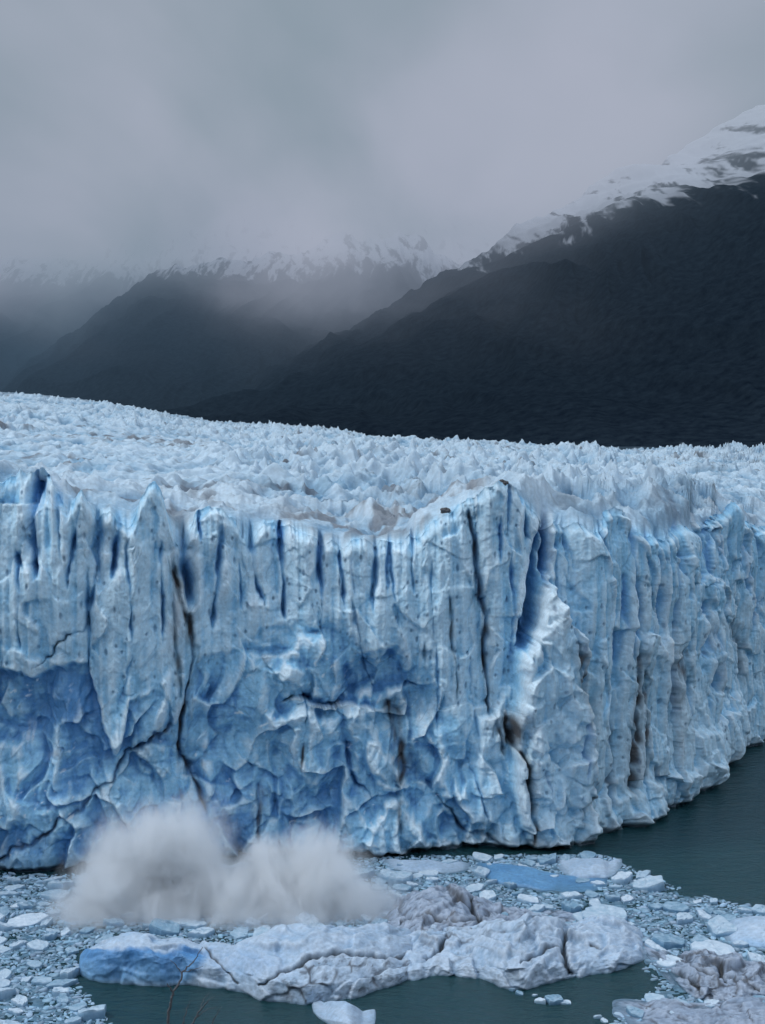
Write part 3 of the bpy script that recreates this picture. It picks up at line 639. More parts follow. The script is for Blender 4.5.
# ------------------------------------------------------------------ mist on the mountains
def box_mesh(name, x0, x1, y0, y1, z0, z1):
    me = D.meshes.new(name)
    vs = [(x, y, z) for x in (x0, x1) for y in (y0, y1) for z in (z0, z1)]
    me.from_pydata(vs, [], [(0, 1, 3, 2), (4, 6, 7, 5), (0, 4, 5, 1), (2, 3, 7, 6), (0, 2, 6, 4), (1, 5, 7, 3)]); return me
mm = D.materials.new('mist'); mm.use_nodes = True; nt = mm.node_tree; nt.nodes.clear(); L = nt.links.new
om = nd(nt, 'ShaderNodeOutputMaterial'); geo = nd(nt, 'ShaderNodeNewGeometry')
sz_ = nd(nt, 'ShaderNodeSeparateXYZ'); L(geo.outputs['Position'], sz_.inputs[0])
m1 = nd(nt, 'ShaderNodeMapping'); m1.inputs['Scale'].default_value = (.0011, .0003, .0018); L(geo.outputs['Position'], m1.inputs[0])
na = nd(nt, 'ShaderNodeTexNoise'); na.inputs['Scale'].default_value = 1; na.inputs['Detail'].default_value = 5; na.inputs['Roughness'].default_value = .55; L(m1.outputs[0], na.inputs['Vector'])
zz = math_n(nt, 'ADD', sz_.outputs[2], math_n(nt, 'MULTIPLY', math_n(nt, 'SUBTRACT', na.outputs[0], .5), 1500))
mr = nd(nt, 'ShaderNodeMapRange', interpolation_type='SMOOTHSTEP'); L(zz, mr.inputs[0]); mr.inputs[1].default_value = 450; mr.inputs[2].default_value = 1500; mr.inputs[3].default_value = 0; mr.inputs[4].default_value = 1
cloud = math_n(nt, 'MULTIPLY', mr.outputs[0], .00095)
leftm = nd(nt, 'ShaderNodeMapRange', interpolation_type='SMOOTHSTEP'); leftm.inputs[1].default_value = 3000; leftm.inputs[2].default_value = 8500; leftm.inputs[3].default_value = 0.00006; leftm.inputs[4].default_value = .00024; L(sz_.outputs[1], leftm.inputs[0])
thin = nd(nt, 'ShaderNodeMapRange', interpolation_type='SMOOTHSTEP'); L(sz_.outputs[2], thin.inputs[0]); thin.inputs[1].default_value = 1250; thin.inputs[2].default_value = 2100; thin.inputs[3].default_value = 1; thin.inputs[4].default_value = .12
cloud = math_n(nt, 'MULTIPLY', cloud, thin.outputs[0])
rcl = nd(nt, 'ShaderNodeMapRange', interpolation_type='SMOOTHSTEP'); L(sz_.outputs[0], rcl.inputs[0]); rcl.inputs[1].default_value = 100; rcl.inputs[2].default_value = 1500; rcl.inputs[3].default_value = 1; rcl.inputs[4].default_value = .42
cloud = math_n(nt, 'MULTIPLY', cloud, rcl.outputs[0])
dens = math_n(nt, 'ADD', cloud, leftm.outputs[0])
va = nd(nt, 'ShaderNodeVolumeAbsorption'); va.inputs['Color'].default_value = (0, 0, 0, 1); L(dens, va.inputs['Density'])
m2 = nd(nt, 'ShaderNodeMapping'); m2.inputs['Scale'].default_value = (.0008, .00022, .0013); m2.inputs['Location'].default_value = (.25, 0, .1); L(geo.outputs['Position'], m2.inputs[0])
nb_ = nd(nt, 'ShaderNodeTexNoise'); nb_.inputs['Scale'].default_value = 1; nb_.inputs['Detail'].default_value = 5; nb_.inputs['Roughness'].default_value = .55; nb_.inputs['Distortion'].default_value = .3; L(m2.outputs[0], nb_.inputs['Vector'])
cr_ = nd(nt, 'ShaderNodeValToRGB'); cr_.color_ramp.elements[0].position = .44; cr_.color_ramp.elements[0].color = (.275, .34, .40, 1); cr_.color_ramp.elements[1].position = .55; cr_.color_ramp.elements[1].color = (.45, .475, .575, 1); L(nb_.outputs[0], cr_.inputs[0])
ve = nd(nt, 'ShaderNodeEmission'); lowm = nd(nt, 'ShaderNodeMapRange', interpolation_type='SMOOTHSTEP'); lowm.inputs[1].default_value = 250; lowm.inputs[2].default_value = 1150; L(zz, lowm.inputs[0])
lm = nd(nt, 'ShaderNodeMix', data_type='RGBA'); L(lowm.outputs[0], lm.inputs[0]); lm.inputs[6].default_value = (.095, .165, .25, 1); L(cr_.outputs[0], lm.inputs[7]); L(lm.outputs[2], ve.inputs['Color']); L(dens, ve.inputs['Strength'])   # own glow stands in for daylight scattered inside the cloud
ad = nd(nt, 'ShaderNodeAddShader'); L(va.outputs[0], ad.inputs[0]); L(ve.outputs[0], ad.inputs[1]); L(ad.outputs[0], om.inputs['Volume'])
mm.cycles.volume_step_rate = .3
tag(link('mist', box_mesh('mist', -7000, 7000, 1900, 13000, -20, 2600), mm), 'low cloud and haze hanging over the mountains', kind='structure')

# ------------------------------------------------------------------ spray thrown up by falling ice
LOBES = [  # px, py, depth Y, radius x (m), y, z
    (70, 938, 203, 6, 6, 4), (95, 925, 204, 8, 7, 6), (122, 892, 206, 8, 7, 8), (150, 865, 208, 9, 7, 9), (188, 862, 208, 8, 6, 8.5), (150, 920, 204, 9, 7, 7), (205, 905, 206, 10, 7, 8), (240, 922, 204, 10, 7, 8),
    (285, 900, 206, 9, 7, 8), (318, 892, 207, 9, 7, 8.5), (348, 912, 206, 8, 7, 6.5), (300, 928, 204, 11, 7, 6.5), (375, 930, 204, 7, 5, 4.5), (262, 880, 208, 6, 5, 6), (236, 900, 206, 7, 6, 7), (52, 942, 202, 6, 5, 3.5), (392, 932, 203, 6, 5, 3.5)]
ms = D.materials.new('ice_spray'); ms.use_nodes = True; nt = ms.node_tree; nt.nodes.clear(); L = nt.links.new
om = nd(nt, 'ShaderNodeOutputMaterial'); geo = nd(nt, 'ShaderNodeNewGeometry')
nA = nd(nt, 'ShaderNodeTexNoise'); nA.inputs['Scale'].default_value = .15; nA.inputs['Detail'].default_value = 8; nA.inputs['Roughness'].default_value = .72; nA.inputs['Distortion'].default_value = .5; mA = nd(nt, 'ShaderNodeMapping'); mA.inputs['Scale'].default_value = (1, 1, .65); mA.inputs['Rotation'].default_value = (0, -.5, 0); L(geo.outputs['Position'], mA.inputs[0]); L(mA.outputs[0], nA.inputs['Vector'])
acc = None
for (px, py, Yd, a_, b_, c_) in LOBES:
    xx, zz_ = at_y(px, py, Yd)
    sub = nd(nt, 'ShaderNodeVectorMath', operation='SUBTRACT'); L(geo.outputs['Position'], sub.inputs[0]); sub.inputs[1].default_value = (float(xx), Yd, float(zz_))
    dv = nd(nt, 'ShaderNodeVectorMath', operation='DIVIDE'); L(sub.outputs[0], dv.inputs[0]); dv.inputs[1].default_value = (a_, b_, c_)
    ln = nd(nt, 'ShaderNodeVectorMath', operation='LENGTH'); L(dv.outputs[0], ln.inputs[0])
    if acc is None: acc = ln.outputs['Value']
    else:
        mn = nd(nt, 'ShaderNodeMath', operation='SMOOTH_MIN'); L(acc, mn.inputs[0]); L(ln.outputs['Value'], mn.inputs[1]); mn.inputs[2].default_value = .15; acc = mn.outputs[0]
nB = nd(nt, 'ShaderNodeTexNoise'); nB.inputs['Scale'].default_value = .75; nB.inputs['Detail'].default_value = 6; nB.inputs['Roughness'].default_value = .7
mB = nd(nt, 'ShaderNodeMapping'); mB.inputs['Scale'].default_value = (1, 1, .5); mB.inputs['Rotation'].default_value = (0, .35, 0); L(geo.outputs['Position'], mB.inputs[0]); L(mB.outputs[0], nB.inputs['Vector'])
acc = math_n(nt, 'ADD', acc, math_n(nt, 'MULTIPLY', math_n(nt, 'SUBTRACT', nB.outputs[0], .5), .7))
fld = math_n(nt, 'ADD', acc, math_n(nt, 'MULTIPLY', math_n(nt, 'SUBTRACT', nA.outputs[0], .5), 1.9))
mr = nd(nt, 'ShaderNodeMapRange', interpolation_type='SMOOTHSTEP'); L(fld, mr.inputs[0]); mr.inputs[1].default_value = 1.4; mr.inputs[2].default_value = .35; mr.inputs[3].default_value = 0; mr.inputs[4].default_value = 1
dn = math_n(nt, 'MULTIPLY', math_n(nt, 'POWER', mr.outputs[0], 2.0), .75)
vs_ = nd(nt, 'ShaderNodeVolumePrincipled'); vs_.inputs['Color'].default_value = (.95, .978, 1, 1); vs_.inputs['Absorption Color'].default_value = (0, 0, 0, 1); vs_.inputs['Anisotropy'].default_value = 0.1
L(dn, vs_.inputs['Density']); L(vs_.outputs[0], om.inputs['Volume'])
ms.cycles.volume_step_rate = .28
tag(link('spray_cloud', box_mesh('spray_cloud', -60, 8, 193, 220, .05, 25), ms), 'white burst of ice spray and mist rising from calved ice at the cliff foot', 'ice spray')

# ------------------------------------------------------------------ icebergs
def berg(name, label, wl, crest, dd=6.0, hf=.6, back=5.0, colour='white', seed=1, du=.16, face=.5, endp=.5, rough=1.0, cat='iceberg', group=None, bluef=None, dirtyf=0.0, cracks=(), nv=(40, 70, 26)):
    """wl: waterline (px,py); crest: silhouette (px,py); dd crest depth behind front; hf front-edge height / crest height"""
    wl = np.array(wl, float); cr = np.array(crest, float)
    p0, p1 = wl[0, 0], wl[-1, 0]
    gx, gy = ground(np.linspace(p0, p1, 400), np.interp(np.linspace(p0, p1, 400), wl[:, 0], wl[:, 1]))
    L_ = float(np.hypot(gx[-1] - gx[0], gy[-1] - gy[0])); n = max(24, int(L_ / du))
    px = np.linspace(p0, p1, n); py = smooth1(np.interp(px, wl[:, 0], wl[:, 1]), 5)
    gx, gy = ground(px, py)
    t = (px - p0) / (p1 - p0)
    end = (np.clip(np.minimum(t, 1 - t) / .12, 0, 1)) ** endp
    ddx = dd(px) if callable(dd) else np.full(n, float(dd))
    R = np.hypot(gx, gy); ux, uy = gx / R, gy / R
    cpy = smooth1(np.interp(px, cr[:, 0], cr[:, 1]), 5)
    hc = np.maximum(z_at(px, cpy, gx + ux * ddx, gy + uy * ddx), .3)
    u = (px - p0) / (p1 - p0) * L_
    hfv = hf(px) if callable(hf) else np.full(n, float(hf))
    a, b_, c_ = nv
    q1 = np.linspace(0, 1, a)[:, None]; q2 = np.linspace(0, 1, b_)[1:, None]; q3 = np.linspace(0, 1, c_)[1:, None]
    O1 = q1 ** 1.5 * face * np.ones((1, n)); Z1 = -.6 + (hfv * hc + .6) * np.sin(q1 * np.pi / 2) ** .8
    O2 = face + (ddx - face) * q2; Z2 = hc * (hfv + (1 - hfv) * np.sin(q2 * np.pi / 2))
    O3 = ddx + back * q3; Z3 = hc * (1 - q3 ** 2) - .6 * q3
    O = np.concatenate([O1, O2, O3]); Z = np.concatenate([Z1, Z2, Z3])
    U = np.broadcast_to(u[None, :], O.shape)
    arc = np.cumsum(np.concatenate([np.zeros((1, n)), np.hypot(np.diff(O, axis=0), np.diff(Z, axis=0))]), axis=0)
    wx = perlin(U / 4, arc / 4, seed) * 1.5
    e1, f1, f2, c1 = cells((U + wx) / 3.4, (arc - wx) / 2.8, seed, 1.0, .8, 0, 'plane'); e1 = blur(e1, 1, 1)
    e2, g1, g2, c2 = cells((U - wx) / 1.25, (arc + wx) / 1.1, seed + 1, 1.6, 1.0, .2, 'min')
    nz = rough * (.75 * (e1 - .4) + .16 * (e2 - .2) + .30 * fbm(U / 2.6, arc / 2.4, seed + 3, 6, .66) + .10 * ridged(U / .8, arc / .9, seed + 5, 2))
    crk = np.zeros(O.shape)
    Zp = Z.copy()
    Zl = np.clip(Z, 0, None) * end[None, :]
    P0x = gx[None, :] + ux[None, :] * O; P0y = gy[None, :] + uy[None, :] * O
    qx, qy = proj(P0x, P0y, Zl)
    for pts, wd, dp in cracks:
        p = np.array(pts, float); steep = abs(p[-1, 0] - p[0, 0]) < abs(p[-1, 1] - p[0, 1])
        w_ = 2.0 * perlin(U / 1.1, arc / 1.1, seed + 6)
        if steep:
            q = p[np.argsort(p[:, 1])]; ds_ = np.abs(qx + w_ - np.interp(qy, q[:, 1], q[:, 0])); m_ = (qy > q[0, 1]) & (qy < q[-1, 1])
        else:
            q = p[np.argsort(p[:, 0])]; ds_ = np.abs(qy + w_ - np.interp(qx, q[:, 0], q[:, 1])); m_ = (qx > q[0, 0]) & (qx < q[-1, 0])
        k_ = np.exp(-(ds_ / wd) ** 2) * m_
        crk = np.maximum(crk, k_); nz = nz - dp * k_
    att = sm(0, .8, Z) * (.25 + .75 * end[None, :])
    Zn = Z * np.where(Z > 0, end[None, :], 1) + nz * att * np.interp(np.arange(len(O)), [0, a * .6, a + 5, a + b_ + c_], [.2, .5, 1, 1])[:, None]
    On = O * (.35 + .65 * end[None, :]) + (1 - end[None, :]) * .5 * ddx - nz * sm(a + 3, a - 6, np.arange(len(O)))[:, None] * (.8 * end[None, :] + .2) + .8 * perlin(u / 3.5, u * 0, seed + 7)[None, :]
    X = gx[None, :] + ux[None, :] * On; Y = gy[None, :] + uy[None, :] * On
    pal = {'white': (C(.42, .53, .65), C(.22, .37, .54)), 'blue': (C(.13, .30, .50), C(.05, .17, .36)), 'grey': (C(.31, .385, .49), C(.13, .20, .30))}[colour]
    if callable(dirtyf): dirtyf = dirtyf(qx, qy)
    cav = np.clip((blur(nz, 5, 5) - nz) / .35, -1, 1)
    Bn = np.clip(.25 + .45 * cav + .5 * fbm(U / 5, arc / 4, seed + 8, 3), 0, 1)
    if bluef is not None: 
        bf = bluef(qx, qy, Zl)
    else: bf = 0 * Bn
    c = lerp3(np.broadcast_to(pal[0], Bn.shape + (3,)), pal[1], Bn)
    c = lerp3(c, C(.065, .22, .46) + C(.11, .15, .13) * (np.clip(1 - Zl / 3.5, 0, 1) + .5 * fbm(U / 2.5, arc / 3, seed + 9, 4))[..., None], np.clip(bf, 0, 1))
    dm = np.clip(dirtyf * (sm(-.05, .45, fbm(U / 1.6, arc / 1.2, seed + 12, 5, .65)) * .9 + .8 * np.clip(cav, 0, 1)), 0, .9)
    c = lerp3(c, C(.050, .064, .085), dm * .9)
    net = 1.2 * np.clip(1 - (f2 - f1) / .13, 0, 1) * sm(-.1, .3, fbm(U / 4, arc / 4, seed + 15, 2)) * np.minimum(1, dirtyf * 1.1)
    spk = sm(.22, .42, fbm(U / .55, arc / .45, seed + 16, 3, .6)) * sm(-.15, .3, fbm(U / 5, arc / 4, seed + 17, 2)) * np.minimum(1, .2 + dirtyf)
    c = lerp3(c, C(.05, .055, .065), np.clip(net + .75 * spk, 0, .85) * (1 - np.clip(bf, 0, 1)))
    c = lerp3(c, C(.04, .045, .05), np.clip(crk * 1.1, 0, .9) )
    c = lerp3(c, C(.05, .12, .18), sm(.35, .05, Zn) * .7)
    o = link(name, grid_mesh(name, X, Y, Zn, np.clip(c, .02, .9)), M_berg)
    return tag(o, label, cat, group)

slabblue = lambda x, y, z: .95 * sm(212, 196, x + .6 * (y - 960)) * sm(948, 953, y + 3 * perlin(x / 9, y / 9, 3)) * sm(992, 978, y) + .35 * np.exp(-((x - 245) / 30) ** 2 - ((y - 965) / 14) ** 2)
berg('iceberg', 'long iceberg with a smooth blue end face beside the open dark pool',
     [(79, 978), (90, 982), (110, 984), (145, 987), (175, 986), (200, 985), (217, 990), (240, 992), (267, 1000), (290, 1004), (308, 1005), (335, 1001), (359, 995), (395, 986), (430, 978)],
     [(79, 942), (100, 938), (130, 936), (165, 940), (185, 942), (210, 945), (230, 948), (255, 936), (280, 927), (310, 925), (350, 926), (385, 925), (410, 930), (430, 950)],
     dd=lambda p: np.interp(p, [79, 150, 230, 280, 400], [4, 4.5, 5, 11, 12]), hf=lambda p: np.interp(p, [79, 195, 225, 300, 430], [.86, .84, .6, .4, .35]), rough=.85, seed=4, bluef=slabblue, dirtyf=lambda x, y: .08 + .75 * sm(250, 290, x) * sm(-6, 8, y - np.interp(x, [250, 285, 310, 345, 380, 430], [985, 970, 957, 952, 957, 950])) + .3 * sm(360, 420, x), face=.8, endp=.25,
     cracks=[([(205, 947), (222, 966), (238, 985)], 1.1, .4), ([(285, 972), (310, 957), (345, 952), (380, 957), (410, 955)], 1.6, .9), ([(258, 985), (275, 975), (287, 970)], 1.4, .5)])
berg('iceberg', 'rough white hummocked iceberg with deep clefts right of the blue ended one',
     [(385, 985), (415, 979), (445, 976), (475, 979), (500, 988), (525, 991), (545, 986), (569, 978), (600, 974), (625, 970), (650, 966)],
     [(385, 950), (415, 932), (440, 932), (470, 930), (500, 920), (530, 916), (555, 920), (575, 925), (600, 921), (625, 921), (640, 928), (650, 955)],
     dd=11, hf=.45, rough=1.25, seed=14, dirtyf=lambda x, y: .35 + .35 * sm(948, 930, y) * sm(560, 500, x) - .2 * sm(560, 590, x), face=1.2, endp=.3,
     cracks=[([(566, 925), (563, 945), (570, 975)], 2.2, 1.4), ([(520, 960), (545, 952), (562, 945)], 1.4, .8), ([(425, 960), (440, 948), (448, 935)], 2.0, 1.2), ([(590, 945), (606, 950)], 1.2, .5)])
berg('iceberg', 'dirt streaked rubble iceberg at the right edge of the spray',
     [(380, 948), (420, 950), (470, 952), (520, 952), (580, 946)],
     [(380, 915), (395, 905), (415, 895), (440, 892), (465, 896), (490, 908), (520, 912), (550, 915), (580, 925)],
     dd=14, hf=.45, rough=1.9, seed=24, colour='grey', dirtyf=.75, face=2, endp=.6,
     cracks=[([(400, 920), (430, 915), (460, 920), (490, 915)], 2.4, 1.2), ([(440, 935), (480, 930), (520, 934)], 2.4, 1.2), ([(470, 900), (480, 920), (476, 940)], 2, 1.0)])
berg('iceberg', 'grimy furrowed iceberg at the right side with a dark underside',
     [(641, 966), (655, 974), (672, 984), (695, 999), (715, 1003), (740, 1004), (770, 1006), (815, 1008)],
     [(641, 960), (670, 958), (700, 956), (735, 962), (770, 968), (815, 972)],
     dd=9, hf=.4, rough=1.8, seed=34, colour='grey', dirtyf=1.15, face=2.2,
     cracks=[([(650, 968), (680, 975), (700, 990)], 2.5, 1.2), ([(690, 965), (730, 975), (760, 990)], 2.2, 1.0), ([(720, 962), (725, 985)], 1.6, .8)])
berg('iceberg', 'low dirty iceberg cut by the lower right corner of the view',
     [(612, 1026), (640, 1034), (700, 1040), (770, 1040), (830, 1040)], [(612, 1018), (630, 1008), (655, 1003), (700, 1008), (740, 1004), (830, 1008)],
     dd=8, hf=.4, rough=1.0, seed=44, colour='grey', dirtyf=.7, face=1.5)
berg('iceberg', 'small clean slab floating alone below the long iceberg',
     [(312, 1014), (322, 1022), (335, 1032), (352, 1036), (366, 1030), (376, 1026)], [(312, 1008), (325, 1004), (345, 1000), (358, 1008), (370, 1018), (376, 1024)],
     dd=5, hf=.7, rough=.12, seed=54, face=.3, back=1.2, endp=.2)
berg('iceberg', 'smooth pale iceberg among the floes at the right edge',
     [(716, 938), (730, 945), (750, 949), (775, 950), (820, 948)], [(716, 928), (735, 921), (765, 917), (800, 917), (820, 925)],
     dd=8, hf=.35, rough=.3, seed=64, face=1.0, bluef=lambda x, y, z: .5 * sm(936, 946, y))
berg('iceberg', 'flat deep blue slab lying in the brash ice under the cliff',
     [(476, 876), (500, 884), (540, 892), (575, 894), (608, 893)], [(476, 864), (500, 862), (530, 868), (565, 877), (590, 884), (608, 889)],
     dd=8, hf=.5, rough=.22, seed=74, colour='blue', face=.8, back=2)
berg('ice_floe', 'long flat white floe just below the foot of the cliff right of the spray',
     [(384, 868), (410, 873), (440, 874), (470, 872)], [(384, 862), (410, 859), (440, 862), (470, 868)], dd=5, hf=.7, rough=.2, seed=84, face=.5, back=1.5, cat='ice floe')
berg('ice_floe', 'broad white floe next to the point of the deep blue slab',
     [(556, 872), (580, 880), (605, 880), (622, 872)], [(556, 864), (575, 857), (600, 858), (622, 867)], dd=8, hf=.6, rough=.3, seed=94, face=.6, back=2, cat='ice floe')

# ------------------------------------------------------------------ floating brash ice
def floe_shape(seed, nring=18, rings=(1.0, .995, .96, .62, .32), hs=(-.15, .70, .95, 1.0, 1.0), bumpy=.35):
    r_ = np.random.default_rng(seed)
    th = np.linspace(0, 2 * np.pi, nring, endpoint=False)
    nc = int(r_.integers(4, 8)); ca0 = np.sort((np.arange(nc) + r_.uniform(-.3, .3, nc)) / nc * 2 * np.pi); rc = r_.uniform(.72, 1.2, nc)
    rad = np.full(nring, 9.0)                      # angular outline: polygon through nc corners
    for i in range(nc):
        a0, a1 = ca0[i], ca0[(i + 1) % nc] + (2 * np.pi if i == nc - 1 else 0)
        p0 = rc[i] * np.array([math.cos(a0), math.sin(a0)]); p1 = rc[(i + 1) % nc] * np.array([math.cos(a1), math.sin(a1)])
        for j, t in enumerate(th):
            for tt in (t, t + 2 * np.pi):
                if a0 <= tt <= a1:
                    d = np.array([math.cos(tt), math.sin(tt)]); e = p1 - p0
                    den = d[0] * e[1] - d[1] * e[0]
                    if abs(den) > 1e-6: rad[j] = (p0[0] * e[1] - p0[1] * e[0]) / den
    rad = np.clip(rad, .4, 1.3) * (1 + r_.uniform(-.05, .05, nring))
    vs, fs = [], []
    tilt = r_.uniform(-.6, .6, 2)
    for k, (rr, h) in enumerate(zip(rings, hs)):
        for i in range(nring):
            x, y = rad[i] * rr * math.cos(th[i]), rad[i] * rr * math.sin(th[i])
            z = h * (1 + tilt[0] * x + tilt[1] * y) if k else h
            if k: z += r_.uniform(-bumpy, bumpy) * .5 * (h if k > 1 else .4)
            vs.append((x, y, z))
    vs.append((0, 0, hs[-1]))
    for k in range(len(rings) - 1):
        for i in range(nring):
            j = (i + 1) % nring; fs.append((k * nring + i, k * nring + j, (k + 1) * nring + j, (k + 1) * nring + i))
    k = len(rings) - 1; c = len(vs) - 1
    for i in range(nring): fs.append((k * nring + i, k * nring + (i + 1) % nring, c, c))
    return np.array(vs, F32), fs
M_floe, nt, b = new_mat('floe_ice'); L = nt.links.new
ca = nd(nt, 'ShaderNodeVertexColor', layer_name='Col'); oi = nd(nt, 'ShaderNodeObjectInfo'); geo = nd(nt, 'ShaderNodeNewGeometry')
nn = nd(nt, 'ShaderNodeTexNoise'); nn.inputs['Scale'].default_value = 1.1; nn.inputs['Detail'].default_value = 5; L(geo.outputs['Position'], nn.inputs['Vector'])
rp = nd(nt, 'ShaderNodeValToRGB'); rp.color_ramp.elements[0].color = (.16, .29, .40, 1); rp.color_ramp.elements[1].color = (.56, .66, .75, 1); q = rp.color_ramp.elements.new(.4); q.color = (.31, .44, .55, 1)
L(math_n(nt, 'ADD', math_n(nt, 'MULTIPLY', oi.outputs['Random'], .8), math_n(nt, 'MULTIPLY', math_n(nt, 'SUBTRACT', nn.outputs[0], .45), 1.1)), rp.inputs[0])
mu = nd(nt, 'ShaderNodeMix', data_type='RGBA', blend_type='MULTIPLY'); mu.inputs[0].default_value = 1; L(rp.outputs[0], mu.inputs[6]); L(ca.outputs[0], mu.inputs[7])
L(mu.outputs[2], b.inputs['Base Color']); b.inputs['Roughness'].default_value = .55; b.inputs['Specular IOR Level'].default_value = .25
bp = nd(nt, 'ShaderNodeBump'); bp.inputs['Strength'].default_value = .35; bp.inputs['Distance'].default_value = .25; L(nn.outputs[0], bp.inputs['Height']); L(bp.outputs[0], b.inputs['Normal'])
def floe_mesh(seed):
    vs, fs = floe_shape(seed)
    me = D.meshes.new('ice_floe'); me.from_pydata([tuple(map(float, v)) for v in vs], [], [f if f[2] != f[3] else f[:3] for f in fs])
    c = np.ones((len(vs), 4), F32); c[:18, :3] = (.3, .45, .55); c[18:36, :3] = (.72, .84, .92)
    me.color_attributes.new('Col', 'FLOAT_COLOR', 'POINT').data.foreach_set('color', c.ravel())
    me.materials.append(M_floe); return me
variants = [floe_mesh(200 + i) for i in range(16)]
REGION = [(-60, 905), (-60, 876), (0, 873), (60, 875), (390, 857), (520, 853), (585, 850), (612, 858), (640, 872), (668, 884), (700, 895), (740, 905), (800, 915), (860, 1060), (800, 1060), (600, 1040), (612, 1024), (640, 1000), (660, 985), (640, 966), (560, 960), (420, 955),
          (300, 945), (200, 945), (78, 950), (78, 985), (90, 998), (110, 1024), (125, 1060), (-60, 1060)]
BERGS = [[(78, 985), (78, 960), (300, 955), (560, 950), (650, 950), (650, 968), (560, 985), (500, 992), (430, 982), (308, 1008), (200, 988)],
         [(380, 950), (390, 930), (570, 930), (580, 948)], [(640, 966), (650, 975), (700, 1002), (830, 1008), (830, 990), (700, 978)], [(612, 1030), (650, 1018), (830, 1018), (830, 1060), (620, 1060)],
         [(716, 938), (735, 933), (820, 933), (820, 950), (750, 950)], [(476, 878), (500, 870), (608, 890), (605, 896), (540, 895)], [(384, 870), (410, 865), (470, 868), (470, 875), (410, 875)], [(556, 870), (580, 862), (622, 868), (610, 882), (575, 880)]]
def free(px, py, m=1.0):
    ok = inpoly_sdf(px, py, REGION) > 0
    for bq in BERGS: ok &= inpoly_sdf(px, py, bq) < m
    return ok
n = 150000
cx_ = rng.uniform(-60, 830, n); cyy = rng.uniform(855, 1060, n)
# uniform over the ground, not over the picture: keep with probability ~ ground area per pixel
gxx, gyy = ground(cx_, cyy)
keep = rng.random(n) < (gyy / 240.0) ** 3
ok = free(cx_, cyy) & keep
gxx, gyy, cx_, cyy = gxx[ok], gyy[ok], cx_[ok], cyy[ok]
placed = []; grid = {}
def try_place(x, y, r, fac):
    k = (int(x // 5), int(y // 5))
    for i in range(k[0] - 1, k[0] + 2):
        for j in range(k[1] - 1, k[1] + 2):
            for (a, b_, rr) in grid.get((i, j), ()):
                if math.hypot(a - x, b_ - y) < (rr + r) * fac: return False
    grid.setdefault(k, []).append((x, y, r)); return True
big = []
idx = 0
sizes = np.concatenate([rng.uniform(2.0, 3.2, 24), rng.uniform(1.3, 2.0, 120), rng.uniform(.95, 1.3, 156)])
for r in sizes:
    for _ in range(60):
        i = idx % len(gxx); idx += 1
        if inpoly_sdf(np.array([cx_[i]]), np.array([cyy[i]]), REGION)[0] < r * 2.2: continue
        if try_place(gxx[i], gyy[i], r, .62): big.append((gxx[i], gyy[i], r)); break
small = []
laneN = fbm(np.asarray(gxx) / 9, np.asarray(gyy) / 5, 14, 4)
for i in range(len(gxx)):
    r = .16 + .62 * rng.random() ** 1.5
    if laneN[i] < -.22 + .10 * rng.normal(): continue
    if try_place(gxx[i], gyy[i], r, .52): small.append((gxx[i], gyy[i], r))
    if len(small) > 36000: break
npack = len(big)
for px, py, r in [(540, 1002, .9), (556, 1002, 1.2), (567, 1004, .7), (548, 998, .5), (598, 1018, .6), (605, 1022, .5), (535, 996, .35), (618, 1015, .5), (520, 994, .6), (512, 990, .4)]:
    x, y = ground(px, py); big.append((float(x), float(y), r))
GL = 'pale ice floe drifting loose in the crowded brash ice'
for k, (x, y, r) in enumerate(big):
    o = D.objects.new('ice_floe', variants[k % 16]); COL.objects.link(o)
    o.location = (x, y, 0); o.rotation_euler = (0, 0, random.uniform(0, 6.28)); h = r * random.uniform(.14, .48) + .10
    o.scale = (r * 1.15, r * random.uniform(.75, 1.1), min(h, 1.1))
    if k < npack: tag(o, GL, 'ice floe', 'ice floes crowding the water below the cliff')
    else: tag(o, 'small white ice fragment floating by itself in the open dark pool', 'ice fragment', 'loose ice fragments in the dark pool')
# grey slush on the water among the floes
us = np.arange(-75, 80, .5); vs2 = np.arange(155, 262, .5); US, VS = np.meshgrid(us, vs2)
qx, qy = proj(US, VS, 0 * US)
msk = inpoly_sdf(qx, qy, REGION) + 7 * fbm(US / 4, VS / 4, 3, 4) > 5
idx = np.arange(US.size).reshape(US.shape); mk = msk[:-1, :-1] & msk[1:, 1:] & msk[:-1, 1:] & msk[1:, :-1] & (fbm(US / 2.2, VS / 1.6, 8, 4)[:-1, :-1] > -.12)
f = np.stack([idx[:-1, :-1], idx[:-1, 1:], idx[1:, 1:], idx[1:, :-1]], -1)[mk]
used = np.unique(f); rem = np.zeros(US.size, np.int64); rem[used] = np.arange(len(used))
co = np.stack([US, VS, .02 + .05 * fbm(US, VS, 4, 2)], -1).reshape(-1, 3)[used]; co[:, 2] = np.maximum(co[:, 2], .008)
g_ = (.56 + .55 * fbm(US / 1.2, VS / 1.2, 12, 4)).reshape(-1)[used]
tag(link('slush', raw_mesh('slush', co, rem[f], np.stack([g_ * .8, g_ * .95, g_], -1)), M_floe), 'thin grey slush between the ice floes', 'slush', kind='stuff')
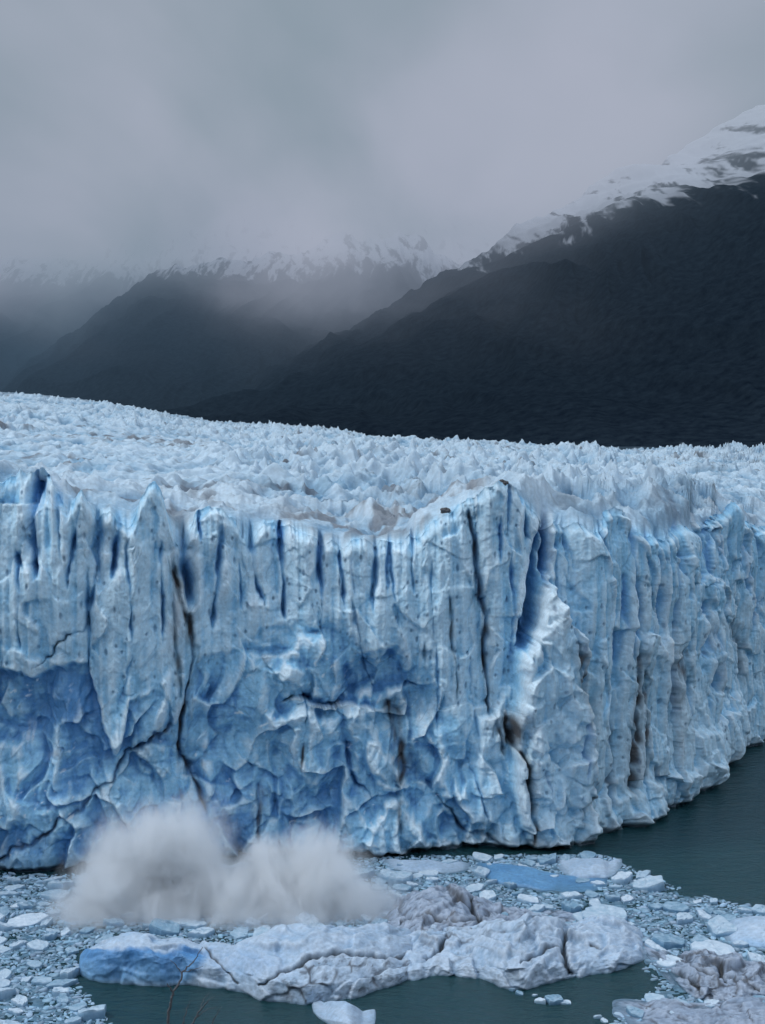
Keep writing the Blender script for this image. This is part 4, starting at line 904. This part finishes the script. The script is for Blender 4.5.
# the small fragments nobody could count
tv, tf = [], []
tv_all = []; 
tiny = []
for s_ in range(12):
    v_, f_ = floe_shape(400 + s_, 8, (1.0, .92, .55), (-.2, .7, 1.0), .5); tiny.append((v_, np.array(f_)))
vsA, fsA, csA = [], [], []; base = 0
for k, (x, y, r) in enumerate(small):
    v_, f_ = tiny[k % 12]; a = rng.uniform(0, 6.28); ca_, sa_ = math.cos(a), math.sin(a)
    h = r * rng.uniform(.08, .42) + .03; asp = rng.uniform(.35, .8)
    P = np.empty_like(v_); P[:, 0] = x + r * 1.15 * (v_[:, 0] * ca_ - v_[:, 1] * asp * sa_); P[:, 1] = y + r * 1.15 * (v_[:, 0] * sa_ + v_[:, 1] * asp * ca_); P[:, 2] = v_[:, 2] * h
    vsA.append(P); fsA.append(f_ + base); base += len(v_)
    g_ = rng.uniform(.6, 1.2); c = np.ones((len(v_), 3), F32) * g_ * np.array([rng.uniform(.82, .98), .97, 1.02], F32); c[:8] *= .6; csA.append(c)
V_ = np.concatenate(vsA); F_ = np.concatenate(fsA); Cc = np.concatenate(csA)
tri = F_[:, 2] == F_[:, 3]
me = D.meshes.new('brash_ice')
Fq = F_[~tri]; Ft = F_[tri][:, :3]
loops = np.concatenate([Fq.ravel(), Ft.ravel()]).astype(np.int32); starts = np.concatenate([np.arange(0, len(Fq) * 4, 4), len(Fq) * 4 + np.arange(0, len(Ft) * 3, 3)]).astype(np.int32)
me.vertices.add(len(V_)); me.vertices.foreach_set('co', V_.astype(F32).ravel()); me.loops.add(len(loops)); me.loops.foreach_set('vertex_index', loops)
me.polygons.add(len(starts)); me.polygons.foreach_set('loop_start', starts); me.update(calc_edges=True)
c4 = np.ones((len(V_), 4), F32); c4[:, :3] = Cc; me.color_attributes.new('Col', 'FLOAT_COLOR', 'POINT').data.foreach_set('color', c4.ravel())
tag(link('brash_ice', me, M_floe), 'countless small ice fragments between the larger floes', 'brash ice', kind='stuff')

# ------------------------------------------------------------------ bare shrub in the foreground
mt, ntt, bt = new_mat('bare_bark'); bt.inputs['Roughness'].default_value = .85
nb = nd(ntt, 'ShaderNodeTexNoise'); nb.inputs['Scale'].default_value = 60; rb = nd(ntt, 'ShaderNodeValToRGB'); rb.color_ramp.elements[0].color = (.05, .055, .065, 1); rb.color_ramp.elements[1].color = (.12, .13, .145, 1)
ntt.links.new(nb.outputs[0], rb.inputs[0]); ntt.links.new(rb.outputs[0], bt.inputs['Base Color'])
def tube(pts, radii, name, parent):
    """tapered branch along a polyline"""
    P = np.array(pts, float); k = 8; vs, fs = [], []
    # resample and wobble
    t = np.linspace(0, len(P) - 1, (len(P) - 1) * 5 + 1); Q = np.stack([np.interp(t, range(len(P)), P[:, i]) for i in range(3)], 1)
    Q[1:-1] += rng.normal(0, .0022, Q[1:-1].shape); Rr = np.interp(t, range(len(P)), radii) * .72
    for i, q in enumerate(Q):
        d = Q[min(i + 1, len(Q) - 1)] - Q[max(i - 1, 0)]; d /= np.linalg.norm(d)
        a = np.cross(d, (0, 1, .1)); a /= np.linalg.norm(a); b_ = np.cross(d, a)
        for j in range(k):
            an = 2 * math.pi * j / k; vs.append(tuple(q + Rr[i] * (a * math.cos(an) + b_ * math.sin(an))))
    for i in range(len(Q) - 1):
        for j in range(k): fs.append((i * k + j, i * k + (j + 1) % k, (i + 1) * k + (j + 1) % k, (i + 1) * k + j))
    fs.append(tuple(range(k))[::-1]); fs.append(tuple((len(Q) - 1) * k + j for j in range(k)))
    me = D.meshes.new(name); me.from_pydata(vs, [], fs); o = link(name, me, mt); o.parent = parent; return o
YS = 6.0
def T3(px, py, dy=0.0):
    x, z = at_y(px, py, YS + dy); return np.array((float(x), YS + dy, float(z)))
base = T3(176, 1185); base[2] = 67.05
sh = D.objects.new('bare_shrub', None); COL.objects.link(sh); sh.location = tuple(base)
tag(sh, 'leafless shrub with thin grey twigs at the bottom left foreground', 'shrub')
W = lambda *p: [np.array(q) - base for q in p]
tube(W(base, T3(172, 1100), T3(168, 1024), T3(170, 1003), T3(173, 992)), [.022, .015, .0095, .008, .007], 'stem', sh)
for pts, rr in [
    ((T3(173, 992), T3(180, 982, .02), T3(183, 972, .03), T3(193, 962, .03), T3(203, 947, .05)), (.0065, .006, .005, .0035, .0018)),
    ((T3(173, 992), T3(169, 986, -.02), T3(167, 983, -.03)), (.005, .0035, .0018)),
    ((T3(182, 974), T3(177, 967, .0), T3(170, 960, .0)), (.0035, .0025, .0014)),
    ((T3(184, 972), T3(193, 970, .02), T3(203, 966, .02)), (.003, .0022, .0013)),
    ((base, T3(190, 1060), T3(192, 1024), T3(200, 1010), T3(208, 1000), T3(214, 997)), (.016, .010, .006, .005, .003, .0015)),
    ((base, T3(184, 1060), T3(183, 1024), T3(187, 1008), T3(191, 1000)), (.013, .008, .0045, .003, .0014)),
    ((T3(196, 1017), T3(206, 1010, .02), T3(216, 1007, .03)), (.004, .0028, .0014)),
    ((T3(201, 1008), T3(203, 1000, .02), T3(210, 992, .03)), (.0032, .0022, .0012)),
    ((base, T3(205, 1070), T3(207, 1035), T3(214, 1018), T3(222, 1006)), (.012, .008, .004, .003, .0012))]:
    tube(W(*pts), list(rr), 'branch', sh)

# ------------------------------------------------------------------ render settings
scene.view_settings.view_transform = 'Standard'; scene.view_settings.look = 'None'; scene.view_settings.exposure = 0; scene.view_settings.gamma = 1
scene.render.engine = 'CYCLES'
cy = scene.cycles
cy.use_denoising = True
try: cy.denoiser = 'OPENIMAGEDENOISE'
except Exception: pass
cy.max_bounces = 8; cy.diffuse_bounces = 3; cy.glossy_bounces = 2; cy.volume_bounces = 5; cy.transparent_max_bounces = 8
cy.volume_max_steps = 96
cy.use_adaptive_sampling = True; cy.adaptive_threshold = .04; cy.adaptive_min_samples = 16
cy.caustics_reflective = False; cy.caustics_refractive = False
